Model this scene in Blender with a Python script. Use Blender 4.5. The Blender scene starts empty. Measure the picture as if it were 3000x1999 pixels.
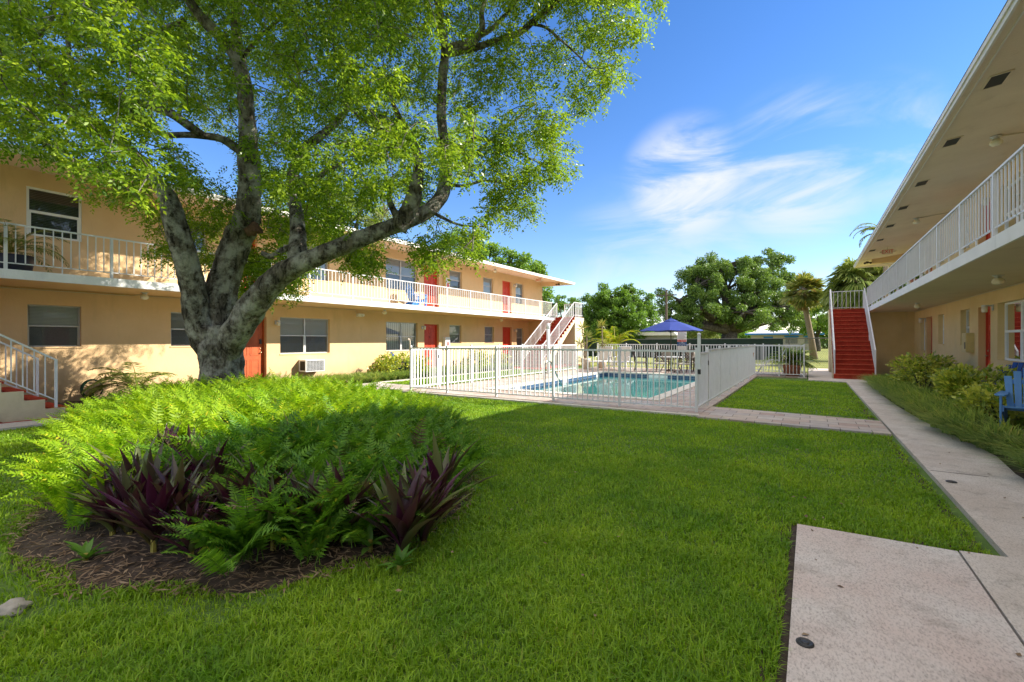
import bpy, math, random
import numpy as np
from mathutils import Vector, Matrix, noise as mnoise
rad = math.radians
random.seed(7)
RNG = np.random.default_rng(11)
scene = bpy.context.scene
COL = scene.collection

# ---------------------------------------------------------------- camera, sky, sun, exposure
EYE = 1.5; FPX = 1370.0
YAW = math.atan(873.0 / FPX)
cs, sn = math.cos(YAW), math.sin(YAW)
cd = bpy.data.cameras.new('camera'); cam = bpy.data.objects.new('camera', cd); COL.objects.link(cam)
cam.location = (0, 0, EYE); cam.rotation_euler = (rad(90), 0, YAW)
cd.sensor_width = 36; cd.lens = FPX / 3000 * 36; cd.shift_y = -2.0 / 3000
cd.clip_start = 0.05; cd.clip_end = 3000
scene.camera = cam

SUN = Vector((1.0, 0.65, 0.735)).normalized()
SUN_EL = math.asin(SUN.z); SUN_AZ = math.atan2(SUN.x, SUN.y)
sd = bpy.data.lights.new('sun', 'SUN'); so = bpy.data.objects.new('sun', sd); COL.objects.link(so)
sd.energy = 3.6; sd.angle = rad(0.5); sd.color = (1.0, 0.93, 0.82)
so.rotation_euler = SUN.to_track_quat('Z', 'Y').to_euler(); so.location = (0, 0, 30)
scene.view_settings.view_transform = 'Standard'; scene.view_settings.look = 'None'
scene.view_settings.exposure = 1.52; scene.view_settings.gamma = 1.0

def ray(u, v):
    return Vector((-sn + cs * (u - 1500) / FPX, cs + sn * (u - 1500) / FPX, (997.5 - v) / FPX))
def P(u, v, d):
    "point at depth d metres in the direction the photo shows at u, v"
    r = ray(u, v); return Vector((r.x * d, r.y * d, EYE + r.z * d))
def YW(u, X):
    r = ray(u, 0); return X * r.y / r.x
def G(u, v, z=0.0):
    d = (EYE - z) * FPX / (v - 997.5); return P(u, v, d)
def ZW(u, v, X):
    d = X / ray(u, 0).x; return EYE + (997.5 - v) * d / FPX

world = bpy.data.worlds.new('World'); scene.world = world; world.use_nodes = True
SKY_FILL = (6.6, 6.1, 5.5, 1)  # colour of the added fill light in the unseen part of the sky
def setup_world():
    nt = world.node_tree; N = nt.nodes; L = nt.links
    for n in list(N): N.remove(n)
    out = N.new('ShaderNodeOutputWorld'); bg = N.new('ShaderNodeBackground'); bg.inputs['Strength'].default_value = 0.115
    sky = N.new('ShaderNodeTexSky'); sky.sky_type = 'NISHITA'; sky.sun_disc = False
    sky.sun_elevation = SUN_EL; sky.sun_rotation = SUN_AZ; sky.air_density = 1.0; sky.dust_density = 0.0; sky.ozone_density = 1.5
    hs = N.new('ShaderNodeHueSaturation'); hs.inputs['Saturation'].default_value = 1.26; hs.inputs['Value'].default_value = 0.70
    tn = N.new('ShaderNodeMixRGB'); tn.blend_type = 'MULTIPLY'; tn.inputs['Fac'].default_value = 1; tn.inputs['Color2'].default_value = (0.98, 0.94, 1.06, 1)
    L.new(sky.outputs[0], tn.inputs['Color1']); L.new(tn.outputs[0], hs.inputs['Color'])
    tc = N.new('ShaderNodeTexCoord')
    mp = N.new('ShaderNodeMapping'); mp.inputs['Rotation'].default_value = (0.12, -0.25, -0.3); mp.inputs['Scale'].default_value = (1.6, 2.2, 4.6)
    L.new(tc.outputs['Generated'], mp.inputs[0])
    n1 = N.new('ShaderNodeTexNoise'); n1.inputs['Scale'].default_value = 2.1; n1.inputs['Detail'].default_value = 9; n1.inputs['Roughness'].default_value = 0.58; n1.inputs['Distortion'].default_value = 0.7
    L.new(mp.outputs[0], n1.inputs['Vector'])
    def blob(u, v, a0, a1):
        c = ray(u, v).normalized()
        d = N.new('ShaderNodeVectorMath'); d.operation = 'DOT_PRODUCT'; d.inputs[1].default_value = c
        L.new(tc.outputs['Generated'], d.inputs[0])
        r = N.new('ShaderNodeMapRange'); r.interpolation_type = 'SMOOTHSTEP'
        r.inputs['From Min'].default_value = math.cos(rad(a0)); r.inputs['From Max'].default_value = math.cos(rad(a1))
        L.new(d.outputs['Value'], r.inputs['Value']); return r.outputs[0]
    b1 = blob(2010, 540, 8, 1); b2 = blob(2330, 500, 9, 1); b3 = blob(2560, 430, 7, 1); b4 = blob(1950, 800, 14, 2)
    def mth(op, a, b):
        m = N.new('ShaderNodeMath'); m.operation = op
        for i, x in enumerate((a, b)):
            if isinstance(x, (int, float)): m.inputs[i].default_value = x
            else: L.new(x, m.inputs[i])
        return m.outputs[0]
    msk = mth('MAXIMUM', b1, mth('MAXIMUM', mth('MULTIPLY', b2, 0.8), mth('MAXIMUM', mth('MULTIPLY', b3, 0.5), mth('MULTIPLY', b4, 0.45))))
    rp = N.new('ShaderNodeMapRange'); rp.interpolation_type = 'SMOOTHSTEP'; rp.inputs['From Min'].default_value = 0.40; rp.inputs['From Max'].default_value = 0.66
    L.new(n1.outputs[0], rp.inputs['Value'])
    fac = mth('MULTIPLY', rp.outputs[0], msk)
    fac = mth('MULTIPLY', fac, 1.0)
    mx = N.new('ShaderNodeMixRGB'); mx.inputs['Color2'].default_value = (2.9, 3.0, 3.2, 1)
    L.new(fac, mx.inputs['Fac']); L.new(hs.outputs[0], mx.inputs['Color1'])
    # added fill glow, unseen overhead and behind the viewer, broken by noise, brightens the shade
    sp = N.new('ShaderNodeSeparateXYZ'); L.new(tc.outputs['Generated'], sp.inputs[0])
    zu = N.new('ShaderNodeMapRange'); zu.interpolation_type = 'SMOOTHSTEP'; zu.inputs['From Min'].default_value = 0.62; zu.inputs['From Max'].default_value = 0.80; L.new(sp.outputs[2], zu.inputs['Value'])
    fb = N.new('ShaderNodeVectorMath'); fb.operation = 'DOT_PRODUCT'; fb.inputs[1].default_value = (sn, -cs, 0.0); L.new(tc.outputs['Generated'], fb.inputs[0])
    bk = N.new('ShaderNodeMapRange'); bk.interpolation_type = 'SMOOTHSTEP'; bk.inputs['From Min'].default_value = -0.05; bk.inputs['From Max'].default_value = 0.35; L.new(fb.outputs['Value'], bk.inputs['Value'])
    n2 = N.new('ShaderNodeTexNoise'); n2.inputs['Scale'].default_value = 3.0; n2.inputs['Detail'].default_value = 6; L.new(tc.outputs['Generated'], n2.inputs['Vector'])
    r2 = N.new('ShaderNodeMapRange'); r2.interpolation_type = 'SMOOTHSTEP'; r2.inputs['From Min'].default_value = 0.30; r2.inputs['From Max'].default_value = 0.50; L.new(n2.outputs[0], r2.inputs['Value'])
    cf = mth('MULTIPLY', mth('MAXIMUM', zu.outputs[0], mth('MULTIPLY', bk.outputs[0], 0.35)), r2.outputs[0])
    m2 = N.new('ShaderNodeMixRGB'); m2.inputs['Color2'].default_value = SKY_FILL; L.new(cf, m2.inputs['Fac']); L.new(mx.outputs[0], m2.inputs['Color1'])
    L.new(m2.outputs[0], bg.inputs['Color']); L.new(bg.outputs[0], out.inputs['Surface'])
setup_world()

# ---------------------------------------------------------------- materials
MATS = {}
def nmat(name):
    m = bpy.data.materials.new(name); m.use_nodes = True
    b = m.node_tree.nodes['Principled BSDF']; MATS[name] = m
    return m, m.node_tree.nodes, m.node_tree.links, b
def c4(c): return (c[0], c[1], c[2], 1.0)
def simple(name, col, rough=0.6, metal=0.0, spec=0.4, var=0.0, vscale=6.0, bump=0.0, bscale=60.0, coat=0.0, col2=None):
    m, N, L, b = nmat(name)
    b.inputs['Base Color'].default_value = c4(col); b.inputs['Roughness'].default_value = rough
    b.inputs['Metallic'].default_value = metal; b.inputs['Specular IOR Level'].default_value = spec
    b.inputs['Coat Weight'].default_value = coat
    tc = N.new('ShaderNodeTexCoord')
    if var > 0 or col2:
        n = N.new('ShaderNodeTexNoise'); n.inputs['Scale'].default_value = vscale; n.inputs['Detail'].default_value = 6; n.inputs['Roughness'].default_value = 0.6
        L.new(tc.outputs['Object'], n.inputs['Vector'])
        r = N.new('ShaderNodeValToRGB'); r.color_ramp.elements[0].position = 0.32; r.color_ramp.elements[1].position = 0.68
        a = [max(0, x * (1 - var)) for x in col]; c = col2 if col2 else [min(1, x * (1 + var)) for x in col]
        r.color_ramp.elements[0].color = c4(a if not col2 else col); r.color_ramp.elements[1].color = c4(c)
        L.new(n.outputs[0], r.inputs[0]); L.new(r.outputs[0], b.inputs['Base Color'])
    if bump > 0:
        n2 = N.new('ShaderNodeTexNoise'); n2.inputs['Scale'].default_value = bscale; n2.inputs['Detail'].default_value = 4
        L.new(tc.outputs['Object'], n2.inputs['Vector'])
        bp = N.new('ShaderNodeBump'); bp.inputs['Strength'].default_value = bump; bp.inputs['Distance'].default_value = 0.01
        L.new(n2.outputs[0], bp.inputs['Height']); L.new(bp.outputs[0], b.inputs['Normal'])
    return m
def stucco(name, base, light, stain):
    m, N, L, b = nmat(name); b.inputs['Roughness'].default_value = 0.85; b.inputs['Specular IOR Level'].default_value = 0.25
    tc = N.new('ShaderNodeTexCoord')
    n1 = N.new('ShaderNodeTexNoise'); n1.inputs['Scale'].default_value = 0.9; n1.inputs['Detail'].default_value = 8; n1.inputs['Roughness'].default_value = 0.65
    L.new(tc.outputs['Object'], n1.inputs['Vector'])
    r1 = N.new('ShaderNodeValToRGB'); r1.color_ramp.elements[0].position = 0.35; r1.color_ramp.elements[1].position = 0.65
    r1.color_ramp.elements[0].color = c4(base); r1.color_ramp.elements[1].color = c4(light)
    L.new(n1.outputs[0], r1.inputs[0])
    mp = N.new('ShaderNodeMapping'); mp.inputs['Scale'].default_value = (1.5, 1.5, 0.35); L.new(tc.outputs['Object'], mp.inputs[0])
    n2 = N.new('ShaderNodeTexNoise'); n2.inputs['Scale'].default_value = 1.7; n2.inputs['Detail'].default_value = 9; n2.inputs['Roughness'].default_value = 0.7
    L.new(mp.outputs[0], n2.inputs['Vector'])
    r2 = N.new('ShaderNodeMapRange'); r2.inputs['From Min'].default_value = 0.55; r2.inputs['From Max'].default_value = 0.75; r2.inputs['To Max'].default_value = 0.5
    L.new(n2.outputs[0], r2.inputs['Value'])
    mx = N.new('ShaderNodeMixRGB'); mx.inputs['Color2'].default_value = c4(stain)
    L.new(r2.outputs[0], mx.inputs['Fac']); L.new(r1.outputs[0], mx.inputs['Color1'])
    sz = N.new('ShaderNodeSeparateXYZ'); L.new(tc.outputs['Object'], sz.inputs[0])       # splash dirt at the foot of the wall
    zr = N.new('ShaderNodeMapRange'); zr.inputs['From Min'].default_value = 0.75; zr.inputs['From Max'].default_value = 0.0; L.new(sz.outputs[2], zr.inputs['Value'])
    n5 = N.new('ShaderNodeTexNoise'); n5.inputs['Scale'].default_value = 3.0; n5.inputs['Detail'].default_value = 9; n5.inputs['Roughness'].default_value = 0.7; L.new(tc.outputs['Object'], n5.inputs['Vector'])
    z2 = N.new('ShaderNodeMath'); z2.operation = 'MULTIPLY'; L.new(zr.outputs[0], z2.inputs[0]); L.new(n5.outputs[0], z2.inputs[1])
    gx = N.new('ShaderNodeMixRGB'); gx.inputs['Color2'].default_value = (0.20, 0.16, 0.11, 1); L.new(z2.outputs[0], gx.inputs['Fac']); L.new(mx.outputs[0], gx.inputs['Color1'])
    L.new(gx.outputs[0], b.inputs['Base Color'])
    v = N.new('ShaderNodeTexNoise'); v.inputs['Scale'].default_value = 28; v.inputs['Detail'].default_value = 6; v.inputs['Roughness'].default_value = 0.7
    L.new(tc.outputs['Object'], v.inputs['Vector'])
    bp = N.new('ShaderNodeBump'); bp.inputs['Strength'].default_value = 0.35; bp.inputs['Distance'].default_value = 0.02
    L.new(v.outputs[0], bp.inputs['Height']); L.new(bp.outputs[0], b.inputs['Normal'])
    return m
def leafmat(name, dark, light, trans=0.45, rough=0.45, extra=None, tmul=(1.25, 1.25, 0.7), spec=0.35, patch=None):
    m, N, L, b = nmat(name)
    out = [n for n in N if n.type == 'OUTPUT_MATERIAL'][0]
    b.inputs['Roughness'].default_value = rough; b.inputs['Specular IOR Level'].default_value = spec
    g = N.new('ShaderNodeNewGeometry')
    r = N.new('ShaderNodeValToRGB'); r.color_ramp.elements[0].color = c4(dark); r.color_ramp.elements[1].color = c4(light)
    if extra:
        e = r.color_ramp.elements.new(extra[0]); e.color = c4(light); r.color_ramp.elements[2].color = c4(extra[1])
    L.new(g.outputs['Random Per Island'], r.inputs[0])
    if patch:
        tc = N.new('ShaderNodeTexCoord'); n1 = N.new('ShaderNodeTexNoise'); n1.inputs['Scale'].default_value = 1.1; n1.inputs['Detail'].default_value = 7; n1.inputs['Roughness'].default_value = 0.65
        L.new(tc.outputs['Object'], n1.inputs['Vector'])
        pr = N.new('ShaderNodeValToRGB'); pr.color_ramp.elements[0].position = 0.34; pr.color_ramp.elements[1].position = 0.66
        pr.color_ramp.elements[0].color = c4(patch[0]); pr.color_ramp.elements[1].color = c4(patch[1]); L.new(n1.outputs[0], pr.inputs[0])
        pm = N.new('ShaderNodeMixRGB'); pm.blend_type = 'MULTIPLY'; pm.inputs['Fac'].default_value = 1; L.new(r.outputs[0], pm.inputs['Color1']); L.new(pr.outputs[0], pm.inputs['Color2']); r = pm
    L.new(r.outputs[0], b.inputs['Base Color'])
    t = N.new('ShaderNodeBsdfTranslucent'); mul = N.new('ShaderNodeMixRGB'); mul.blend_type = 'MULTIPLY'; mul.inputs['Fac'].default_value = 1
    mul.inputs['Color2'].default_value = c4(tmul); L.new(r.outputs[0], mul.inputs['Color1']); L.new(mul.outputs[0], t.inputs['Color'])
    mx = N.new('ShaderNodeMixShader'); mx.inputs['Fac'].default_value = trans
    L.new(b.outputs[0], mx.inputs[1]); L.new(t.outputs[0], mx.inputs[2]); L.new(mx.outputs[0], out.inputs['Surface'])
    return m
def stripes(name, c1, c2, axis, freq, duty=0.5, rough=0.6):
    m, N, L, b = nmat(name); b.inputs['Roughness'].default_value = rough
    tc = N.new('ShaderNodeTexCoord'); sp = N.new('ShaderNodeSeparateXYZ'); L.new(tc.outputs['Object'], sp.inputs[0])
    m1 = N.new('ShaderNodeMath'); m1.operation = 'MULTIPLY'; m1.inputs[1].default_value = freq; L.new(sp.outputs[axis], m1.inputs[0])
    m2 = N.new('ShaderNodeMath'); m2.operation = 'FRACT'; L.new(m1.outputs[0], m2.inputs[0])
    r = N.new('ShaderNodeValToRGB'); r.color_ramp.elements[0].color = c4(c1); r.color_ramp.elements[1].color = c4(c2)
    r.color_ramp.elements[0].position = duty; r.color_ramp.elements[1].position = min(0.99, duty + 0.15)
    e = r.color_ramp.elements.new(0.0); e.color = c4([x * 0.75 for x in c1])
    L.new(m2.outputs[0], r.inputs[0]); L.new(r.outputs[0], b.inputs['Base Color'])
    return m
def concrete(name, c1, c2, spot):
    m, N, L, b = nmat(name); b.inputs['Roughness'].default_value = 0.85; b.inputs['Specular IOR Level'].default_value = 0.25
    tc = N.new('ShaderNodeTexCoord')
    n1 = N.new('ShaderNodeTexNoise'); n1.inputs['Scale'].default_value = 1.3; n1.inputs['Detail'].default_value = 7; n1.inputs['Roughness'].default_value = 0.6
    L.new(tc.outputs['Object'], n1.inputs['Vector'])
    r1 = N.new('ShaderNodeValToRGB'); r1.color_ramp.elements[0].position = 0.36; r1.color_ramp.elements[1].position = 0.64
    r1.color_ramp.elements[0].color = c4(c1); r1.color_ramp.elements[1].color = c4(c2); L.new(n1.outputs[0], r1.inputs[0])
    n2 = N.new('ShaderNodeTexNoise'); n2.inputs['Scale'].default_value = 95; n2.inputs['Detail'].default_value = 5; n2.inputs['Roughness'].default_value = 0.8
    mp = N.new('ShaderNodeMapping'); mp.inputs['Scale'].default_value = (1, 0.45, 1); mp.inputs['Rotation'].default_value = (0, 0, 0.5); L.new(tc.outputs['Object'], mp.inputs[0]); L.new(mp.outputs[0], n2.inputs['Vector'])
    r2 = N.new('ShaderNodeMapRange'); r2.inputs['From Min'].default_value = 0.48; r2.inputs['From Max'].default_value = 0.66; r2.inputs['To Max'].default_value = 0.75
    L.new(n2.outputs[0], r2.inputs['Value'])
    mx = N.new('ShaderNodeMixRGB'); mx.inputs['Color2'].default_value = c4(spot); L.new(r2.outputs[0], mx.inputs['Fac']); L.new(r1.outputs[0], mx.inputs['Color1'])
    n3 = N.new('ShaderNodeTexNoise'); n3.inputs['Scale'].default_value = 4.5; n3.inputs['Detail'].default_value = 10; n3.inputs['Roughness'].default_value = 0.75
    L.new(tc.outputs['Object'], n3.inputs['Vector'])
    r3 = N.new('ShaderNodeMapRange'); r3.inputs['From Min'].default_value = 0.52; r3.inputs['From Max'].default_value = 0.70; r3.inputs['To Max'].default_value = 0.5
    L.new(n3.outputs[0], r3.inputs['Value'])
    mx2 = N.new('ShaderNodeMixRGB'); mx2.inputs['Color2'].default_value = (0.16, 0.14, 0.11, 1); L.new(r3.outputs[0], mx2.inputs['Fac']); L.new(mx.outputs[0], mx2.inputs['Color1'])
    L.new(mx2.outputs[0], b.inputs['Base Color'])
    bp = N.new('ShaderNodeBump'); bp.inputs['Strength'].default_value = 0.3; bp.inputs['Distance'].default_value = 0.004
    L.new(n2.outputs[0], bp.inputs['Height']); L.new(bp.outputs[0], b.inputs['Normal'])
    return m
def paver(name):
    m, N, L, b = nmat(name); b.inputs['Roughness'].default_value = 0.75
    tc = N.new('ShaderNodeTexCoord')
    br = N.new('ShaderNodeTexBrick'); br.inputs['Scale'].default_value = 1.0; br.inputs['Brick Width'].default_value = 0.42; br.inputs['Row Height'].default_value = 0.28
    br.inputs['Mortar Size'].default_value = 0.007; br.inputs['Mortar Smooth'].default_value = 0.3; br.offset = 0.37
    br.inputs['Color1'].default_value = (0, 0, 0, 1); br.inputs['Color2'].default_value = (1, 1, 1, 1); br.inputs['Mortar'].default_value = (0.5, 0.5, 0.5, 1)
    L.new(tc.outputs['Object'], br.inputs['Vector'])
    r = N.new('ShaderNodeValToRGB'); r.color_ramp.elements[0].color = (0.38, 0.27, 0.22, 1); r.color_ramp.elements[1].color = (0.56, 0.50, 0.44, 1)
    for p, c in ((0.3, (0.46, 0.36, 0.30)), (0.55, (0.50, 0.43, 0.35)), (0.78, (0.40, 0.35, 0.33))):
        e = r.color_ramp.elements.new(p); e.color = c4(c)
    L.new(br.outputs['Color'], r.inputs[0])
    n = N.new('ShaderNodeTexNoise'); n.inputs['Scale'].default_value = 9; n.inputs['Detail'].default_value = 8; L.new(tc.outputs['Object'], n.inputs['Vector'])
    mr = N.new('ShaderNodeMapRange'); mr.inputs['To Min'].default_value = 0.72; mr.inputs['To Max'].default_value = 1.25; L.new(n.outputs[0], mr.inputs['Value'])
    mu = N.new('ShaderNodeMixRGB'); mu.blend_type = 'MULTIPLY'; mu.inputs['Fac'].default_value = 1; L.new(r.outputs[0], mu.inputs['Color1']); L.new(mr.outputs[0], mu.inputs['Color2'])
    mx = N.new('ShaderNodeMixRGB'); mx.inputs['Color2'].default_value = (0.13, 0.11, 0.10, 1); L.new(br.outputs['Fac'], mx.inputs['Fac']); L.new(mu.outputs[0], mx.inputs['Color1'])
    L.new(mx.outputs[0], b.inputs['Base Color'])
    bp = N.new('ShaderNodeBump'); bp.invert = True; bp.inputs['Strength'].default_value = 0.6; bp.inputs['Distance'].default_value = 0.006
    L.new(br.outputs['Fac'], bp.inputs['Height']); L.new(bp.outputs[0], b.inputs['Normal'])
    return m
def glassmat(name, tint=(0.9, 0.93, 0.93), ior=1.5, extra=0.0, bump=0.0, bscale=3.0):
    m, N, L, b = nmat(name); N.remove(b)
    out = [n for n in N if n.type == 'OUTPUT_MATERIAL'][0]
    t = N.new('ShaderNodeBsdfTransparent'); t.inputs['Color'].default_value = c4(tint)
    g = N.new('ShaderNodeBsdfGlossy'); g.inputs['Roughness'].default_value = 0.02
    f = N.new('ShaderNodeFresnel'); f.inputs['IOR'].default_value = ior
    a = N.new('ShaderNodeMath'); a.operation = 'ADD'; a.use_clamp = True; a.inputs[1].default_value = extra; L.new(f.outputs[0], a.inputs[0])
    mx = N.new('ShaderNodeMixShader'); L.new(a.outputs[0], mx.inputs['Fac']); L.new(t.outputs[0], mx.inputs[1]); L.new(g.outputs[0], mx.inputs[2]); L.new(mx.outputs[0], out.inputs['Surface'])
    if bump:
        tc = N.new('ShaderNodeTexCoord'); n = N.new('ShaderNodeTexNoise'); n.inputs['Scale'].default_value = bscale; n.inputs['Detail'].default_value = 3
        L.new(tc.outputs['Object'], n.inputs['Vector'])
        bp = N.new('ShaderNodeBump'); bp.inputs['Strength'].default_value = bump; bp.inputs['Distance'].default_value = 0.01
        L.new(n.outputs[0], bp.inputs['Height']); L.new(bp.outputs[0], g.inputs['Normal']); L.new(bp.outputs[0], f.inputs['Normal'])
    return m
def barkmat(name, dark, mid, pale, lichen=0.5):
    m, N, L, b = nmat(name); b.inputs['Roughness'].default_value = 0.9; b.inputs['Specular IOR Level'].default_value = 0.2
    tc = N.new('ShaderNodeTexCoord')
    mp = N.new('ShaderNodeMapping'); mp.inputs['Scale'].default_value = (1, 1, 0.28); L.new(tc.outputs['Object'], mp.inputs[0])
    n1 = N.new('ShaderNodeTexNoise'); n1.inputs['Scale'].default_value = 15; n1.inputs['Detail'].default_value = 8; n1.inputs['Roughness'].default_value = 0.7; n1.inputs['Distortion'].default_value = 0.6
    L.new(mp.outputs[0], n1.inputs['Vector'])
    r1 = N.new('ShaderNodeValToRGB'); r1.color_ramp.elements[0].position = 0.38; r1.color_ramp.elements[1].position = 0.62
    r1.color_ramp.elements[0].color = c4(dark); r1.color_ramp.elements[1].color = c4(mid); L.new(n1.outputs[0], r1.inputs[0])
    n2 = N.new('ShaderNodeTexNoise'); n2.inputs['Scale'].default_value = 3.5; n2.inputs['Detail'].default_value = 9; n2.inputs['Roughness'].default_value = 0.72
    L.new(tc.outputs['Object'], n2.inputs['Vector'])
    r2 = N.new('ShaderNodeMapRange'); r2.inputs['From Min'].default_value = 0.46; r2.inputs['From Max'].default_value = 0.60; r2.inputs['To Max'].default_value = lichen
    L.new(n2.outputs[0], r2.inputs['Value'])
    mx = N.new('ShaderNodeMixRGB'); mx.inputs['Color2'].default_value = c4(pale); L.new(r2.outputs[0], mx.inputs['Fac']); L.new(r1.outputs[0], mx.inputs['Color1'])
    L.new(mx.outputs[0], b.inputs['Base Color'])
    bp = N.new('ShaderNodeBump'); bp.inputs['Strength'].default_value = 1.0; bp.inputs['Distance'].default_value = 0.06
    L.new(n1.outputs[0], bp.inputs['Height']); L.new(bp.outputs[0], b.inputs['Normal'])
    return m

stucco('stucco_left', (0.68, 0.46, 0.24), (0.75, 0.52, 0.28), (0.50, 0.37, 0.19))
stucco('stucco_right', (0.68, 0.49, 0.23), (0.75, 0.56, 0.29), (0.50, 0.40, 0.25))
stucco('soffit_paint', (0.73, 0.61, 0.45), (0.79, 0.67, 0.50), (0.56, 0.44, 0.30))
stucco('soffit_left', (0.68, 0.48, 0.33), (0.74, 0.54, 0.38), (0.56, 0.40, 0.28))
stucco('cream_side', (0.66, 0.55, 0.36), (0.74, 0.63, 0.42), (0.45, 0.36, 0.24))
stucco('slab_white', (0.72, 0.72, 0.70), (0.80, 0.80, 0.78), (0.50, 0.50, 0.48))
simple('fascia_white', (0.72, 0.68, 0.62), 0.5, var=0.06, vscale=3)
simple('roof_tile', (0.55, 0.53, 0.50), 0.8, var=0.15, bump=0.3)
simple('white_metal', (0.74, 0.75, 0.77), 0.4, var=0.05, vscale=4)
simple('rail_metal', (0.70, 0.69, 0.68), 0.4, var=0.06, vscale=4)
simple('alu_frame', (0.55, 0.55, 0.54), 0.4, metal=0.3)
simple('vinyl_white', (0.82, 0.82, 0.80), 0.45)
simple('door_red', (0.58, 0.055, 0.022), 0.45, var=0.12, vscale=3)
simple('door_orange', (0.42, 0.085, 0.02), 0.5, var=0.2, vscale=4)
simple('door_jamb', (0.33, 0.12, 0.05), 0.6)
simple('step_red', (0.36, 0.045, 0.024), 0.85, spec=0.12, var=0.18, vscale=5, bump=0.25, bscale=90)
simple('step_edge', (0.50, 0.095, 0.05), 0.8, spec=0.12, var=0.25, vscale=14)
simple('black_metal', (0.03, 0.03, 0.03), 0.5)
simple('brass', (0.5, 0.42, 0.25), 0.3, metal=0.9)
simple('globe_glass', (0.80, 0.74, 0.60), 0.25)
simple('conduit', (0.62, 0.52, 0.36), 0.5)
simple('cabinet_tan', (0.62, 0.47, 0.20), 0.5, var=0.1)
simple('orange_box', (0.50, 0.23, 0.08), 0.6)
simple('red_paint', (0.65, 0.03, 0.03), 0.5)
simple('vent_dark', (0.05, 0.05, 0.045), 0.8)
simple('dark_room', (0.04, 0.038, 0.035), 0.9)
stripes('blind_white', (0.78, 0.78, 0.74), (0.52, 0.52, 0.50), 'Z', 30)
stripes('blind_grey', (0.48, 0.49, 0.47), (0.30, 0.30, 0.30), 'Z', 36)
stripes('blind_dark', (0.12, 0.12, 0.12), (0.02, 0.02, 0.02), 'Z', 26)
stripes('blind_vertical', (0.55, 0.58, 0.50), (0.22, 0.24, 0.20), 'Y', 9, 0.6)
simple('screen_grey', (0.24, 0.24, 0.24), 0.7, var=0.1, vscale=40)
simple('curtain', (0.30, 0.13, 0.09), 0.9, var=0.4, vscale=9)
glassmat('window_glass', (0.85, 0.88, 0.88), 1.5, 0.04)
glassmat('water', (0.80, 0.96, 0.96), 1.22, 0.0, 0.25, 2.2)
simple('pool_plaster', (0.42, 0.80, 0.80), 0.7, var=0.08, vscale=1.5)
stripes('tile_blue', (0.02, 0.05, 0.16), (0.35, 0.40, 0.48), 'Z', 13, 0.85, 0.2)
def tile_mat():
    m, N, L, b = nmat('pool_tile'); b.inputs['Roughness'].default_value = 0.2
    tc = N.new('ShaderNodeTexCoord'); sp = N.new('ShaderNodeSeparateXYZ'); L.new(tc.outputs['Object'], sp.inputs[0])
    def fr(s, f):
        a = N.new('ShaderNodeMath'); a.operation = 'MULTIPLY'; a.inputs[1].default_value = f; L.new(s, a.inputs[0])
        g = N.new('ShaderNodeMath'); g.operation = 'FRACT'; L.new(a.outputs[0], g.inputs[0])
        h = N.new('ShaderNodeMath'); h.operation = 'LESS_THAN'; h.inputs[1].default_value = 0.09; L.new(g.outputs[0], h.inputs[0]); return h.outputs[0]
    ad = N.new('ShaderNodeMath'); ad.operation = 'ADD'; L.new(sp.outputs[0], ad.inputs[0]); L.new(sp.outputs[1], ad.inputs[1])
    mxx = N.new('ShaderNodeMath'); mxx.operation = 'MAXIMUM'; L.new(fr(ad.outputs[0], 13.3), mxx.inputs[0]); L.new(fr(sp.outputs[2], 13.3), mxx.inputs[1])
    mx = N.new('ShaderNodeMixRGB'); mx.inputs['Color1'].default_value = (0.012, 0.05, 0.14, 1); mx.inputs['Color2'].default_value = (0.30, 0.38, 0.42, 1)
    L.new(mxx.outputs[0], mx.inputs['Fac']); L.new(mx.outputs[0], b.inputs['Base Color'])
tile_mat()
concrete('coping', (0.66, 0.61, 0.52), (0.74, 0.70, 0.62), (0.52, 0.47, 0.40))
concrete('walk_concrete', (0.54, 0.47, 0.41), (0.64, 0.59, 0.54), (0.28, 0.24, 0.20))
concrete('slab_concrete', (0.60, 0.49, 0.44), (0.64, 0.60, 0.56), (0.24, 0.20, 0.18))
paver('pavers')
simple('joint', (0.05, 0.045, 0.04), 0.95)
simple('soil', (0.028, 0.019, 0.013), 0.95, col2=(0.085, 0.062, 0.045), vscale=9, bump=1.0, bscale=35)
simple('lawn_soil', (0.07, 0.13, 0.02), 0.95, col2=(0.11, 0.19, 0.03), vscale=4, bump=1.0, bscale=60)
simple('far_grass', (0.16, 0.20, 0.035), 0.95, col2=(0.26, 0.26, 0.06), vscale=1.2, bump=0.8, bscale=30)
simple('terracotta', (0.42, 0.16, 0.09), 0.8, var=0.15)
simple('pot_cream', (0.62, 0.52, 0.42), 0.8, var=0.12)
simple('pot_dark', (0.03, 0.03, 0.05), 0.5)
simple('blue_plastic', (0.05, 0.20, 0.55), 0.4, var=0.08, vscale=3)
simple('blue_light', (0.10, 0.27, 0.58), 0.45, var=0.10, vscale=3)
simple('blue_deep', (0.01, 0.06, 0.30), 0.4, var=0.1, vscale=3)
simple('canvas_blue', (0.012, 0.035, 0.22), 0.75, var=0.12, vscale=2)
simple('bronze_metal', (0.045, 0.028, 0.018), 0.45)
simple('sling_tan', (0.52, 0.47, 0.40), 0.8, var=0.06)
stripes('strap_tan', (0.62, 0.52, 0.42), (0.25, 0.2, 0.16), 'X', 16, 0.75)
stripes('strap_vinyl', (0.70, 0.64, 0.56), (0.30, 0.25, 0.2), 'Y', 16, 0.78)
simple('table_top', (0.68, 0.68, 0.66), 0.25)
simple('sign_white', (0.75, 0.74, 0.72), 0.5)
simple('sign_blue', (0.02, 0.10, 0.32), 0.5)
simple('steel', (0.40, 0.40, 0.38), 0.25, metal=1.0)
simple('galvanised', (0.10, 0.10, 0.09), 0.5, metal=0.4)
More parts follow.
